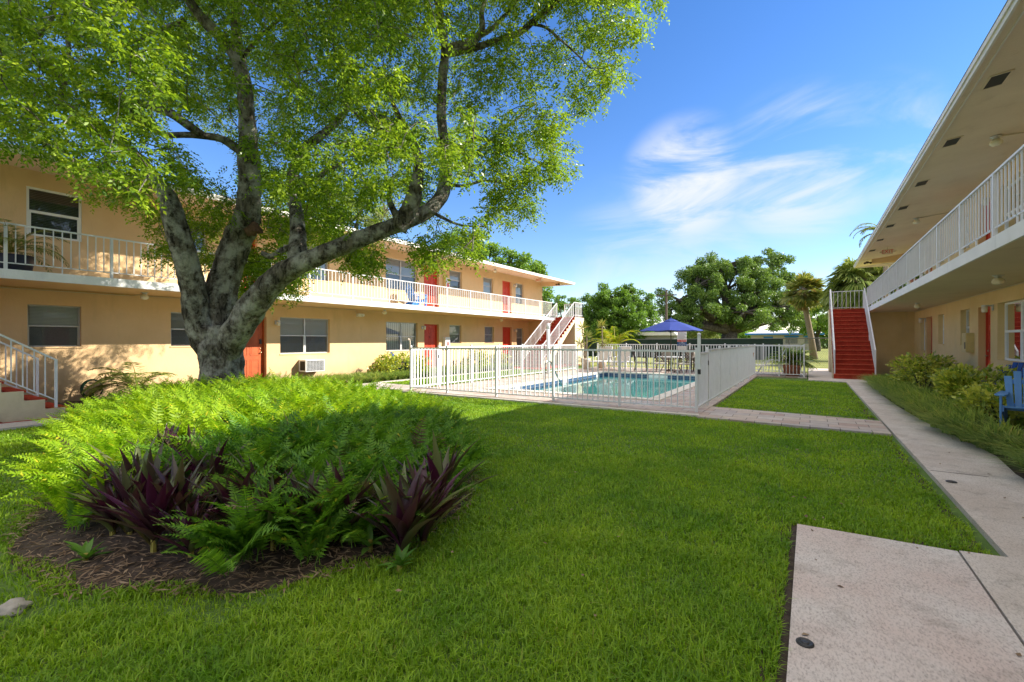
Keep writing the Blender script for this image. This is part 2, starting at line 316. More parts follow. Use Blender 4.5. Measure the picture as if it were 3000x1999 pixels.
simple('hose_green', (0.01, 0.05, 0.02), 0.5)
simple('stone', (0.34, 0.31, 0.26), 0.9, var=0.2, vscale=12, bump=0.8, bscale=20)
simple('wood_cut', (0.12, 0.06, 0.035), 0.9, var=0.4, vscale=20, bump=1, bscale=30)
simple('wood_pole', (0.12, 0.09, 0.07), 0.9)
simple('windscreen', (0.012, 0.03, 0.025), 0.9, var=0.2, vscale=3)
simple('white_roof', (0.82, 0.82, 0.84), 0.4)
simple('far_wall', (0.52, 0.47, 0.40), 0.8)
simple('far_blue', (0.03, 0.20, 0.55), 0.5)
simple('palm_trunk', (0.26, 0.20, 0.14), 0.95, var=0.3, vscale=14, bump=1, bscale=18)
simple('thatch', (0.30, 0.19, 0.10), 0.95)
barkmat('bark', (0.018, 0.014, 0.011), (0.20, 0.17, 0.13), (0.46, 0.44, 0.38), 0.8)
barkmat('bark_far', (0.03, 0.025, 0.02), (0.12, 0.10, 0.08), (0.22, 0.2, 0.18), 0.4)
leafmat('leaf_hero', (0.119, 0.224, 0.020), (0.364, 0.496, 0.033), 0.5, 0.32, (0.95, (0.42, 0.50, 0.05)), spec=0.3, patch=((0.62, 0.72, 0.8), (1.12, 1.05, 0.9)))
leafmat('leaf_round', (0.074, 0.160, 0.025), (0.210, 0.356, 0.046), 0.35, 0.4)
leafmat('leaf_oak', (0.065, 0.142, 0.028), (0.232, 0.338, 0.070), 0.3, 0.45)
leafmat('leaf_back', (0.098, 0.216, 0.026), (0.254, 0.396, 0.054), 0.4, 0.45)
leafmat('leaf_pale', (0.144, 0.192, 0.060), (0.312, 0.360, 0.120), 0.4, 0.5)
leafmat('leaf_palm', (0.118, 0.182, 0.036), (0.314, 0.364, 0.091), 0.3, 0.4)
leafmat('leaf_palm_gold', (0.12, 0.17, 0.03), (0.30, 0.30, 0.08), 0.35, 0.4, (0.9, (0.5, 0.30, 0.06)))
leafmat('leaf_areca', (0.11, 0.20, 0.012), (0.34, 0.38, 0.02), 0.5, 0.4, (0.88, (0.5, 0.3, 0.03)))
leafmat('leaf_fern_lit', (0.17, 0.33, 0.015), (0.40, 0.58, 0.025), 0.5, 0.5, (0.96, (0.65, 0.55, 0.05)), patch=((0.8, 0.9, 0.9), (1.1, 1.0, 0.9)))  # brighter fern copy, sunlight painted into the leaf colour
leafmat('leaf_fern_shaded', (0.07, 0.19, 0.02), (0.20, 0.40, 0.035), 0.45, 0.5, (0.97, (0.5, 0.45, 0.05)), patch=((0.7, 0.8, 0.85), (1.15, 1.05, 0.9)))  # darker copy of the fern leaf, shade put into its colour
leafmat('leaf_purple', (0.07, 0.012, 0.045), (0.10, 0.13, 0.045), 0.2, 0.3, (0.75, (0.20, 0.26, 0.08)), (1.6, 0.5, 1.0))
leafmat('leaf_ti', (0.090, 0.225, 0.030), (0.195, 0.390, 0.060), 0.35, 0.4)
leafmat('leaf_rust', (0.32, 0.10, 0.03), (0.12, 0.02, 0.06), 0.3, 0.4, (0.7, (0.10, 0.16, 0.03)))
leafmat('leaf_yellow', (0.12, 0.22, 0.02), (0.66, 0.66, 0.10), 0.35, 0.35)
leafmat('leaf_liriope', (0.10, 0.21, 0.05), (0.44, 0.55, 0.17), 0.4, 0.4, (0.86, (0.62, 0.56, 0.24)), patch=((0.65, 0.75, 0.8), (1.2, 1.1, 0.9)))
leafmat('grass', (0.149, 0.310, 0.022), (0.311, 0.540, 0.031), 0.45, 0.5, (0.94, (0.26, 0.29, 0.06)), patch=((0.66, 0.74, 0.75), (1.45, 1.15, 1.1)))
simple('mulch', (0.13, 0.075, 0.045), 0.95, var=0.5, vscale=3)
leafmat('litter', (0.16, 0.10, 0.06), (0.34, 0.25, 0.16), 0.1, 0.9)
M = MATS

# ---------------------------------------------------------------- mesh helpers
ORG = {}
class MB:
    def __init__(s): s.v = []; s.f = []
    def add(s, vs, fs):
        o = len(s.v); s.v.extend(Vector(p) for p in vs); s.f.extend(tuple(i + o for i in f) for f in fs)
    def box(s, x0, x1, y0, y1, z0, z1):
        if x0 > x1: x0, x1 = x1, x0
        if y0 > y1: y0, y1 = y1, y0
        if z0 > z1: z0, z1 = z1, z0
        s.add([(x0, y0, z0), (x1, y0, z0), (x1, y1, z0), (x0, y1, z0), (x0, y0, z1), (x1, y0, z1), (x1, y1, z1), (x0, y1, z1)],
              [(0, 3, 2, 1), (4, 5, 6, 7), (0, 1, 5, 4), (1, 2, 6, 5), (2, 3, 7, 6), (3, 0, 4, 7)])
        return s
    def bar(s, p, q, w, h, up=(0, 0, 1)):
        p = Vector(p); q = Vector(q); t = (q - p).normalized(); u = Vector(up)
        if abs(t.dot(u)) > 0.98: u = Vector((0, 1, 0))
        a = t.cross(u).normalized(); b = a.cross(t).normalized()
        a *= w / 2; b *= h / 2
        s.add([p - a - b, p + a - b, p + a + b, p - a + b, q - a - b, q + a - b, q + a + b, q - a + b],
              [(0, 1, 2, 3), (7, 6, 5, 4), (0, 4, 5, 1), (1, 5, 6, 2), (2, 6, 7, 3), (3, 7, 4, 0)])
        return s
    def prism(s, poly, axis, a, b):
        "poly in the plane across `axis`, extruded from a to b"
        n = len(poly)
        def mk(p, w):
            return (w, p[0], p[1]) if axis == 'x' else ((p[0], w, p[1]) if axis == 'y' else (p[0], p[1], w))
        s.add([mk(p, a) for p in poly] + [mk(p, b) for p in poly],
              [tuple(range(n))[::-1], tuple(range(n, 2 * n))] + [(i, (i + 1) % n, (i + 1) % n + n, i + n) for i in range(n)])
        return s
    def lathe(s, c, prof, n=20, cap=True):
        c = Vector(c); vs = []; fs = []
        for r, z in prof:
            for k in range(n):
                a = 2 * math.pi * k / n; vs.append(c + Vector((r * math.cos(a), r * math.sin(a), z)))
        for i in range(len(prof) - 1):
            for k in range(n):
                fs.append((i * n + k, i * n + (k + 1) % n, (i + 1) * n + (k + 1) % n, (i + 1) * n + k))
        if cap:
            fs.append(tuple(range(n))[::-1]); fs.append(tuple(range((len(prof) - 1) * n, len(prof) * n)))
        s.add(vs, fs); return s
    def tube(s, pts, rads, n=10, nz=0.0, cap=True, nscale=6.0):
        pts = [Vector(p) for p in pts]
        if isinstance(rads, (int, float)): rads = [rads] * len(pts)
        vs = []; fs = []; a = None
        for i, p in enumerate(pts):
            t = (pts[min(i + 1, len(pts) - 1)] - pts[max(i - 1, 0)]).normalized()
            if a is None:
                a = t.cross(Vector((0, 0, 1)) if abs(t.z) < 0.9 else Vector((1, 0, 0))).normalized()
            else:
                a = (a - t * a.dot(t)).normalized()
            b = t.cross(a)
            for k in range(n):
                an = 2 * math.pi * k / n; d = a * math.cos(an) + b * math.sin(an); r = rads[i]
                q = p + d * r
                if nz: q += d * (r * nz * (mnoise.noise(q * nscale) + 0.6 * mnoise.noise(q * nscale * 3.1)))
                vs.append(q)
        for i in range(len(pts) - 1):
            for k in range(n):
                fs.append((i * n + k, i * n + (k + 1) % n, (i + 1) * n + (k + 1) % n, (i + 1) * n + k))
        if cap: fs.append(tuple(range(n))[::-1]); fs.append(tuple(range((len(pts) - 1) * n, len(pts) * n)))
        s.add(vs, fs); return s
    def build(s, name, mat, parent=None, smooth=False, world=True, bevel=0.0):
        me = bpy.data.meshes.new(name); o = bpy.data.objects.new(name, me); COL.objects.link(o)
        org = Vector((0, 0, 0))
        if parent is not None:
            o.parent = parent
            if world: org = ORG.get(parent.name, Vector((0, 0, 0)))
        ORG[o.name] = org
        me.from_pydata([v - org for v in s.v], [], s.f)
        if smooth:
            me.polygons.foreach_set('use_smooth', [True] * len(me.polygons))
        me.materials.append(M[mat] if isinstance(mat, str) else mat)
        if bevel:
            bm = o.modifiers.new('bevel', 'BEVEL'); bm.width = bevel; bm.segments = 2; bm.limit_method = 'ANGLE'
        me.update(); return o
def arr_mesh(name, V, F, mat, parent=None, world=True):
    "V (n,3) and F (m,k) arrays -> one mesh object"
    V = np.asarray(V, dtype=np.float32).reshape(-1, 3); F = np.asarray(F, dtype=np.int32)
    k = F.shape[1]; me = bpy.data.meshes.new(name); o = bpy.data.objects.new(name, me); COL.objects.link(o)
    org = Vector((0, 0, 0))
    if parent is not None:
        o.parent = parent
        if world: org = ORG.get(parent.name, org)
    ORG[o.name] = org
    V = V - np.array(org, dtype=np.float32)
    me.vertices.add(len(V)); me.vertices.foreach_set('co', V.ravel())
    me.loops.add(F.size); me.loops.foreach_set('vertex_index', F.ravel())
    me.polygons.add(len(F)); me.polygons.foreach_set('loop_start', np.arange(0, F.size, k, dtype=np.int32))
    me.update(calc_edges=True); me.materials.append(M[mat]); return o
def thing(name, label, cat, loc=(0, 0, 0), rz=0.0, group=None, kind=None):
    o = bpy.data.objects.new(name, None); o.empty_display_size = 0.1; COL.objects.link(o)
    o.location = loc; o.rotation_euler = (0, 0, rz); o['label'] = label; o['category'] = cat
    if group: o['group'] = group
    if kind: o['kind'] = kind
    ORG[o.name] = Vector(loc); return o
def tag(o, label, cat, group=None, kind=None):
    if label: o['label'] = label
    if cat: o['category'] = cat
    if group: o['group'] = group
    if kind: o['kind'] = kind
    return o
def dup(root, loc, rz, label=None, scale=None):
    r = root.copy(); COL.objects.link(r); r.location = loc; r.rotation_euler = (0, 0, rz)
    if label: r['label'] = label
    if scale: r.scale = scale
    for ch in list(root.children):
        c = ch.copy(); COL.objects.link(c); c.parent = r
        for g in list(ch.children):
            e = g.copy(); COL.objects.link(e); e.parent = c
    return r
def text(s, size, loc, rot, mat, parent, name='lettering', ext=0.002):
    cu = bpy.data.curves.new(name, 'FONT'); cu.body = s; cu.size = size; cu.align_x = 'CENTER'; cu.align_y = 'CENTER'; cu.extrude = ext
    tmp = bpy.data.objects.new(name, cu); me = bpy.data.meshes.new_from_object(tmp); bpy.data.objects.remove(tmp)
    me.materials.clear(); me.materials.append(M[mat]); o = bpy.data.objects.new(name, me); COL.objects.link(o)
    org = ORG.get(parent.name, Vector((0, 0, 0))); o.parent = parent
    o.location = Vector(loc) - org; o.rotation_euler = rot; return o
def spline(pts, n):
    "Catmull-Rom through (x,y,z,r) tuples"
    A = np.array(pts, float); A = np.vstack([2 * A[0] - A[1], A, 2 * A[-1] - A[-2]]); out = []
    for i in range(1, len(A) - 2):
        for k in range(n):
            t = k / n
            out.append(0.5 * ((2 * A[i]) + (-A[i-1] + A[i+1]) * t + (2*A[i-1] - 5*A[i] + 4*A[i+1] - A[i+2]) * t*t + (-A[i-1] + 3*A[i] - 3*A[i+1] + A[i+2]) * t**3))
    out.append(A[-2]); return np.array(out)

# ---------------------------------------------------------------- setting: ground, lawn, walks, deck, pool
XL, XLF, XR, XRF = -15.12, -13.31, 3.72, 2.09      # left wall, left balcony edge, right wall, right balcony edge
ZF0, ZS, ZF = 0.12, 2.72, 2.91                     # ground storey floor, balcony soffit, upper floor
PX0, PX1, PY0, PY1 = -7.87, -3.35, 11.6, 20.3      # pool
def ring(name, x0, x1, y0, y1, hx0, hx1, hy0, hy1, z, mat, th=0.0):
    mb = MB()
    for a, b, c, d in ((x0, hx0, y0, y1), (hx1, x1, y0, y1), (hx0, hx1, y0, hy0), (hx0, hx1, hy1, y1)):
        if th: mb.box(a, b, c, d, z - th, z)
        else: mb.add([(a, c, z), (b, c, z), (b, d, z), (a, d, z)], [(0, 1, 2, 3)])
    return mb.build(name, mat)
def sheet(name, poly, z, mat, th=0.0):
    mb = MB()
    if th: mb.prism(poly, 'z', z - th, z)
    else: mb.add([(x, y, z) for x, y in poly], [tuple(range(len(poly)))])
    o = mb.build(name, mat); tag(o, None, None, kind='structure'); return o
g = ring('ground', -1500, 1500, -600, 2500, PX0 - 0.3, PX1 + 0.3, PY0 - 0.3, PY1 + 0.3, 0.0, 'lawn_soil'); tag(g, None, None, kind='structure')
sheet('far_lawn', [(-60, 24.9), (60, 24.9), (60, 130), (-60, 130)], 0.006, 'far_grass')
d = ring('pool_deck', -9.98, -1.82, 9.72, 24.6, PX0 - 0.26, PX1 + 0.26, PY0 - 0.26, PY1 + 0.26, 0.05, 'pavers', 0.05); tag(d, None, None, kind='structure')
sheet('deck_extension', [(-1.82, 21.66), (-0.1, 21.66), (-0.1, 24.6), (-1.82, 24.6)], 0.05, 'pavers', 0.05)
d = ring('pool_coping', PX0 - 0.32, PX1 + 0.32, PY0 - 0.32, PY1 + 0.32, PX0, PX1, PY0, PY1, 0.075, 'coping', 0.07); tag(d, None, None, kind='structure')
sheet('deck_edging', [(-9.98, 9.60), (-1.82, 9.60), (-1.82, 9.718), (-9.98, 9.718)], 0.046, 'coping', 0.046)
mb = MB()
mb.add([(PX0, PY0, -1.3), (PX1, PY0, -1.3), (PX1, PY1, -1.3), (PX0, PY1, -1.3), (PX0, PY0, -0.14), (PX1, PY0, -0.14), (PX1, PY1, -0.14), (PX0, PY1, -0.14)],
       [(0, 1, 2, 3), (0, 4, 5, 1), (1, 5, 6, 2), (2, 6, 7, 3), (3, 7, 4, 0)])
for k in range(3): mb.box(PX0 + 0.6, PX0 + 2.6, PY0, PY0 + 0.3 * (3 - k), -1.3, -1.05 + 0.28 * k)
tag(mb.build('pool_basin', 'pool_plaster'), None, None, kind='structure')
mb = MB(); e = 0.006
mb.box(PX0 - 0.02, PX0 + e, PY0, PY1, -0.16, 0.02); mb.box(PX1 - e, PX1 + 0.02, PY0, PY1, -0.16, 0.02)
mb.box(PX0 + e, PX1 - e, PY0 - 0.02, PY0 + e, -0.16, 0.02); mb.box(PX0 + e, PX1 - e, PY1 - e, PY1 + 0.02, -0.16, 0.02)
tag(mb.build('pool_tile_band', 'pool_tile'), None, None, kind='structure')
mb = MB()
for y in (12.5, 15.9, 19.2): mb.box(PX0 + e, PX0 + e + 0.006, y, y + 0.32, -0.135, 0.0)
mb.box(-5.9, -5.1, PY1 - e - 0.006, PY1 - e, -0.14, 0.0)
tag(mb.build('pool_depth_tile', 'sign_white'), None, None, kind='structure')
mb = MB(); mb.add([(PX0, PY0, -0.10), (PX1, PY0, -0.10), (PX1, PY1, -0.10), (PX0, PY1, -0.10)], [(0, 1, 2, 3)])
tag(mb.build('water', 'water'), None, None, kind='structure')
# walks
sheet('entry_slab', [(-0.085, -4), (0.855, -4), (0.855, 4.36), (-0.085, 4.33)], 0.05, 'slab_concrete', 0.05)
WALKR = [(2.02, -4), (2.02, 4.0), (1.95, 5.2), (1.88, 7.2), (1.97, 8.2), (1.90, 9.2), (1.72, 11.0), (1.63, 13.1), (1.60, 16.0), (2.3, 20.6)]
sheet('walk_right', [(0.869, -4)] + WALKR + [(2.3, 21.6), (-0.05, 21.6), (-0.05, 20.4), (1.07, 20.0), (1.12, 4.42), (0.869, 4.38)], 0.05, 'walk_concrete', 0.05)
sheet('walk_far', [(-0.06, 21.62), (2.3, 21.62), (2.3, 29.0), (-0.06, 29.0)], 0.046, 'walk_concrete', 0.046)
mb = MB(); mb.box(0.856, 0.868, -4, 4.37, 0.0, 0.03)
for y in (6.9, 13.5): mb.box(1.13, 1.6, y, y + 0.012, 0.0501, 0.0515)
tag(mb.build('slab_joint', 'joint'), None, None, kind='structure')
sheet('edge_soil', [(-0.20, -4), (-0.085, -4), (-0.085, 4.335), (1.10, 4.41), (1.04, 4.60), (1.02, 20.0), (0.90, 20.0), (0.97, 4.62), (-0.2, 4.47)], 0.004, 'soil')
sheet('paver_path', [(-1.82, 9.45), (1.07, 9.30), (1.07, 10.70), (-1.82, 11.05)], 0.045, 'pavers', 0.045)
sheet('left_walk', [(-12.75, -6), (-11.3, -6), (-11.3, 8.7), (-10.7, 9.9), (-9.99, 9.9), (-9.99, 11.1), (-12.75, 11.1)], 0.04, 'walk_concrete', 0.04)
sheet('left_kerb', [(-12.75, 11.11), (-12.62, 11.11), (-12.62, 21.0), (-12.75, 21.0)], 0.05, 'walk_concrete', 0.05)
sheet('red_pad', [(-14.9, -4), (-11.95, -4), (-11.95, 3.0), (-14.9, 3.0)], 0.048, 'step_red', 0.048)
sheet('red_pad_far', [(-13.9, 20.6), (-11.7, 20.6), (-11.7, 26.0), (-13.9, 26.0)], 0.052, 'step_red', 0.052)
sheet('left_planting_soil', [(-15.1, 3.01), (-12.76, 3.01), (-12.76, 20.5), (-15.1, 20.5)], 0.02, 'soil')
sheet('right_planting_soil', [(2.02, 4.2), (1.96, 5.2), (1.90, 7.2), (1.99, 8.2), (1.92, 9.2), (1.74, 11.0), (1.65, 13.1), (1.62, 16.0), (2.31, 20.6), (3.70, 20.6), (3.70, 4.2)], 0.03, 'soil')
BED = [(-2.35, 2.2), (-2.75, 1.45), (-3.7, 0.85), (-5.0, 0.85), (-6.3, 1.35), (-8.2, 1.85), (-9.9, 2.6), (-10.8, 3.6), (-10.8, 5.0), (-9.6, 6.3), (-7.6, 6.6), (-5.6, 6.1), (-4.1, 5.2), (-3.0, 4.1), (-2.5, 3.2)]
def inside(x, y, poly):
    x = np.asarray(x); y = np.asarray(y); r = np.zeros(x.shape, bool); n = len(poly)
    for i in range(n):
        x1, y1 = poly[i]; x2, y2 = poly[(i + 1) % n]
        c = ((y1 > y) != (y2 > y)) & (x < (x2 - x1) * (y - y1) / (y2 - y1 + 1e-12) + x1); r ^= c
    return r
def polydist(x, y, poly):
    x = np.asarray(x, float); y = np.asarray(y, float); best = np.full(x.shape, 1e9); n = len(poly)
    for i in range(n):
        x1, y1 = poly[i]; x2, y2 = poly[(i + 1) % n]; dx, dy = x2 - x1, y2 - y1
        t = np.clip(((x - x1) * dx + (y - y1) * dy) / (dx * dx + dy * dy), 0, 1)
        best = np.minimum(best, np.hypot(x - x1 - t * dx, y - y1 - t * dy))
    return best
def bed_mesh():
    cx, cy = -6.4, 3.4; mb = MB(); rings = 10; sp = spline([(x, y, 0, 0) for x, y in BED + [BED[0]]], 5)[:-1]
    n = len(sp); vs = []
    for k in range(rings + 1):
        t = k / rings
        for p in sp:
            x = cx + (p[0] - cx) * (1 - t) * 1.02; y = cy + (p[1] - cy) * (1 - t) * 1.02
            z = -0.02 + 0.05 * min(1, t * 4) + 0.18 * min(1, t * 1.6) + 0.025 * mnoise.noise(Vector((x * 3, y * 3, 0))) * min(1, t * 6)
            vs.append((x, y, z))
    fs = [(k * n + i, k * n + (i + 1) % n, (k + 1) * n + (i + 1) % n, (k + 1) * n + i) for k in range(rings) for i in range(n)]
    mb.add(vs, fs); o = mb.build('planting_bed_soil', 'soil', smooth=True); tag(o, None, None, kind='structure')
bed_mesh()

# ---------------------------------------------------------------- apartment buildings
def wall_openings(mb, X, s, y0, y1, z0, z1, ops, t=0.25):
    ys = sorted({y0, y1} | {v for o in ops for v in o[:2]}); zs = sorted({z0, z1} | {v for o in ops for v in o[2:4]})
    for i in range(len(ys) - 1):
        for j in range(len(zs) - 1):
            a, b, c, d = ys[i], ys[i+1], zs[j], zs[j+1]; my, mz = (a + b) / 2, (c + d) / 2
            if any(o[0] < my < o[1] and o[2] < mz < o[3] for o in ops): continue
            mb.add([(X, a, c), (X, b, c), (X, b, d), (X, a, d)], [(0, 1, 2, 3) if s > 0 else (3, 2, 1, 0)])
            Xb = X - s * t
            mb.add([(Xb, a, c), (Xb, b, c), (Xb, b, d), (Xb, a, d)], [(3, 2, 1, 0) if s > 0 else (0, 1, 2, 3)])
    for o in ops:
        a, b, c, d = o[:4]; Xb = X - s * t
        for q in (((X, a, c), (Xb, a, c), (Xb, a, d), (X, a, d)), ((X, b, c), (Xb, b, c), (Xb, b, d), (X, b, d)), ((X, a, c), (Xb, a, c), (Xb, b, c), (X, b, c)), ((X, a, d), (Xb, a, d), (Xb, b, d), (X, b, d))):
            mb.add(q, [(0, 1, 2, 3)])
def window(par, X, s, y0, y1, z0, z1, cols, blind, frame='alu_frame', fw=0.035, depth=0.10, low=None):
    xf = X - s * depth; mb = MB(); w = fw; zm = (z0 + z1) / 2
    mb.box(xf, xf - s * 0.04, y0, y0 + w, z0, z1); mb.box(xf, xf - s * 0.04, y1 - w, y1, z0, z1)
    mb.box(xf, xf - s * 0.04, y0 + w, y1 - w, z0, z0 + w); mb.box(xf, xf - s * 0.04, y0 + w, y1 - w, z1 - w, z1)
    for k in range(1, cols):
        yc = y0 + (y1 - y0) * k / cols; mb.box(xf + s * 0.004, xf - s * 0.036, yc - w * 0.9, yc + w * 0.9, z0 + w, z1 - w)
    for k in range(cols):
        a = y0 + (y1 - y0) * k / cols + w; b = y0 + (y1 - y0) * (k + 1) / cols - w
        mb.box(xf + s * 0.008, xf - s * 0.03, a, b, zm - w * 0.6, zm + w * 0.6)
        if cols >= 1: # lower sash stands proud
            mb.box(xf + s * 0.006, xf - s * 0.02, a, a + w * 0.6, z0 + w, zm - w * 0.6); mb.box(xf + s * 0.006, xf - s * 0.02, b - w * 0.6, b, z0 + w, zm - w * 0.6)
    f = mb.build('window', frame, par)
    mb = MB(); xg = xf - s * 0.022
    mb.add([(xg, y0 + w, z0 + w), (xg, y1 - w, z0 + w), (xg, y1 - w, z1 - w), (xg, y0 + w, z1 - w)], [(0, 1, 2, 3)]); mb.build('pane', 'window_glass', f)
    xb = xf - s * 0.045; mb = MB(); mb.add([(xb, y0 + 0.01, z0 + 0.01 if low is None else zm), (xb, y1 - 0.01, z0 + 0.01 if low is None else zm), (xb, y1 - 0.01, z1 - 0.01), (xb, y0 + 0.01, z1 - 0.01)], [(0, 1, 2, 3)])
    mb.build('blind', blind, f)
    if low is not None:
        mb = MB(); mb.add([(xb, y0 + 0.01, z0 + 0.01), (xb, y1 - 0.01, z0 + 0.01), (xb, y1 - 0.01, zm), (xb, y0 + 0.01, zm)], [(0, 1, 2, 3)]); mb.build('insect_screen', low, f)
    mb = MB(); mb.box(X + s * 0.02, xf, y0 - 0.02, y1 + 0.02, z0 - 0.04, z0 - 0.002); mb.build('sill', M['stucco_left'] if s > 0 else M['stucco_right'], f)
    return f
def door(par, X, s, y0, y1, z0, z1, mat, depth=0.16, knob='brass', hside=1, lock=False):
    xf = X - s * depth; mb = MB(); j = 0.05
    mb.box(xf + s * 0.03, xf - s * 0.04, y0, y0 + j, z0, z1); mb.box(xf + s * 0.03, xf - s * 0.04, y1 - j, y1, z0, z1); mb.box(xf + s * 0.03, xf - s * 0.04, y0 + j, y1 - j, z1 - j, z1)
    fr = mb.build('door', mat, par)
    a, b, c, d = y0 + j + 0.003, y1 - j - 0.003, z0 + 0.01, z1 - j - 0.003
    mb = MB(); mb.box(xf, xf - s * 0.04, a, b, c, d)
    w = (b - a)
    for (za, zb) in ((0.08, 0.36), (0.42, 0.76), (0.80, 0.94)):
        for (ya, yb) in ((0.13, 0.45), (0.55, 0.87)):
            p, q, u, v = a + w * ya, a + w * yb, c + (d - c) * za, c + (d - c) * zb
            for bx in ((p, p + 0.02, u, v), (q - 0.02, q, u, v), (p + 0.02, q - 0.02, u, u + 0.02), (p + 0.02, q - 0.02, v - 0.02, v)):
                mb.box(xf + s * 0.010, xf - s * 0.01, *bx)
            mb.box(xf + s * 0.006, xf - s * 0.01, p + 0.05, q - 0.05, u + 0.05, v - 0.05)
    leaf = mb.build('door_leaf', mat, fr)
    yk = (a + 0.07) if hside < 0 else (b - 0.07); zk = z0 + 0.98
    mb = MB(); mb.tube([(xf, yk, zk), (xf + s * 0.03, yk, zk), (xf + s * 0.05, yk, zk), (xf + s * 0.07, yk, zk)], [0.012, 0.012, 0.03, 0.02], 10)
    mb.build('handle', knob, fr, smooth=True)
    mb = MB(); mb.tube([(xf, yk, zk + 0.13), (xf + s * 0.02, yk, zk + 0.13)], [0.028, 0.025], 10); mb.build('deadbolt', knob, fr, smooth=True)
    if lock:
        mb = MB(); mb.box(xf, xf + s * 0.03, yk - 0.035, yk + 0.035, zk + 0.28, zk + 0.44); mb.build('keypad', 'black_metal', fr)
    mb = MB(); mb.box(X + s * 0.03, xf - s * 0.05, y0 - 0.01, y1 + 0.01, z0 - 0.03, z0); mb.build('threshold', 'door_jamb', fr)
    return fr
def globe(par, x, y, z, sc=1.0):
    mb = MB(); mb.lathe((x, y, z), [(0.085 * sc, 0), (0.085 * sc, -0.012), (0.055 * sc, -0.02), (0.05 * sc, -0.055)], 20); b = mb.build('ceiling_lamp', 'alu_frame', par, True)
    mb = MB(); mb.lathe((x, y, z), [(0.048 * sc, -0.05), (0.078 * sc, -0.075), (0.094 * sc, -0.11), (0.085 * sc, -0.15), (0.05 * sc, -0.178), (0.01, -0.185)], 20); mb.build('glass_globe', 'globe_glass', b, True)
def wall_lamp(par, X, s, y, z):
    mb = MB(); mb.box(X, X + s * 0.02, y - 0.05, y + 0.05, z - 0.09, z + 0.05); mb.box(X + s * 0.02, X + s * 0.15, y - 0.02, y + 0.02, z + 0.01, z + 0.04)
    mb.lathe((X + s * 0.15, y, z), [(0.055, 0.0), (0.06, 0.045)], 14); b = mb.build('wall_lamp', 'alu_frame', par)
    mb = MB(); mb.lathe((X + s * 0.15, y, z), [(0.04, -0.135), (0.056, -0.12), (0.06, -0.002)], 16); mb.build('glass_shade', 'globe_glass', b, True)
def balcony_rail(par, X, ys, z0, h, mat='rail_metal'):
    r = MB()
    r.bar((X, ys[0], z0 + h - 0.015), (X, ys[-1], z0 + h - 0.015), 0.045, 0.03); r.bar((X, ys[0], z0 + 0.13), (X, ys[-1], z0 + 0.13), 0.018, 0.022)
    for a, b in zip(ys[:-1], ys[1:]):
        n = max(2, round((b - a) / 0.138))
        for k in range(1, n):
            y = a + (b - a) * k / n; lo = z0 if (k == n // 2 and n > 4) else z0 + 0.12
            r.bar((X, y, lo), (X, y, z0 + h - 0.03), 0.018, 0.018)
    o = r.build('balcony_railing', mat, par)
    for y in ys:
        mb = MB(); mb.bar((X, y, z0), (X, y, z0 + h - 0.002), 0.05, 0.05); mb.build('post', mat, o)
    return o
def cabinet(par, X, s, y0, y1, z0, z1, mat='cabinet_tan', glass=False):
    mb = MB(); mb.box(X, X + s * 0.16, y0, y1, z0, z1); b = mb.build('wall_cabinet', mat, par, bevel=0.008)
    mb = MB()
    if glass:
        mb.box(X + s * 0.16, X + s * 0.166, y0 + 0.05, y1 - 0.05, z0 + 0.06, z1 - 0.06); mb.build('cabinet_glass', 'sign_white', b)
        mb = MB(); mb.tube([(X + s * 0.172, (y0 + y1) / 2, z0 + 0.08), (X + s * 0.172, (y0 + y1) / 2, z0 + 0.3)], 0.04, 8); mb.build('extinguisher', 'red_paint', b)
    else:
        mb.box(X + s * 0.16, X + s * 0.168, y0 + 0.02, y1 - 0.02, z0 + 0.02, z1 - 0.02); dd = mb.build('cabinet_door', mat, b)
        mb = MB(); mb.box(X + s * 0.168, X + s * 0.18, y0 + 0.05, y0 + 0.09, z0 + 0.1, z0 + 0.28); mb.build('latch', 'black_metal', b)

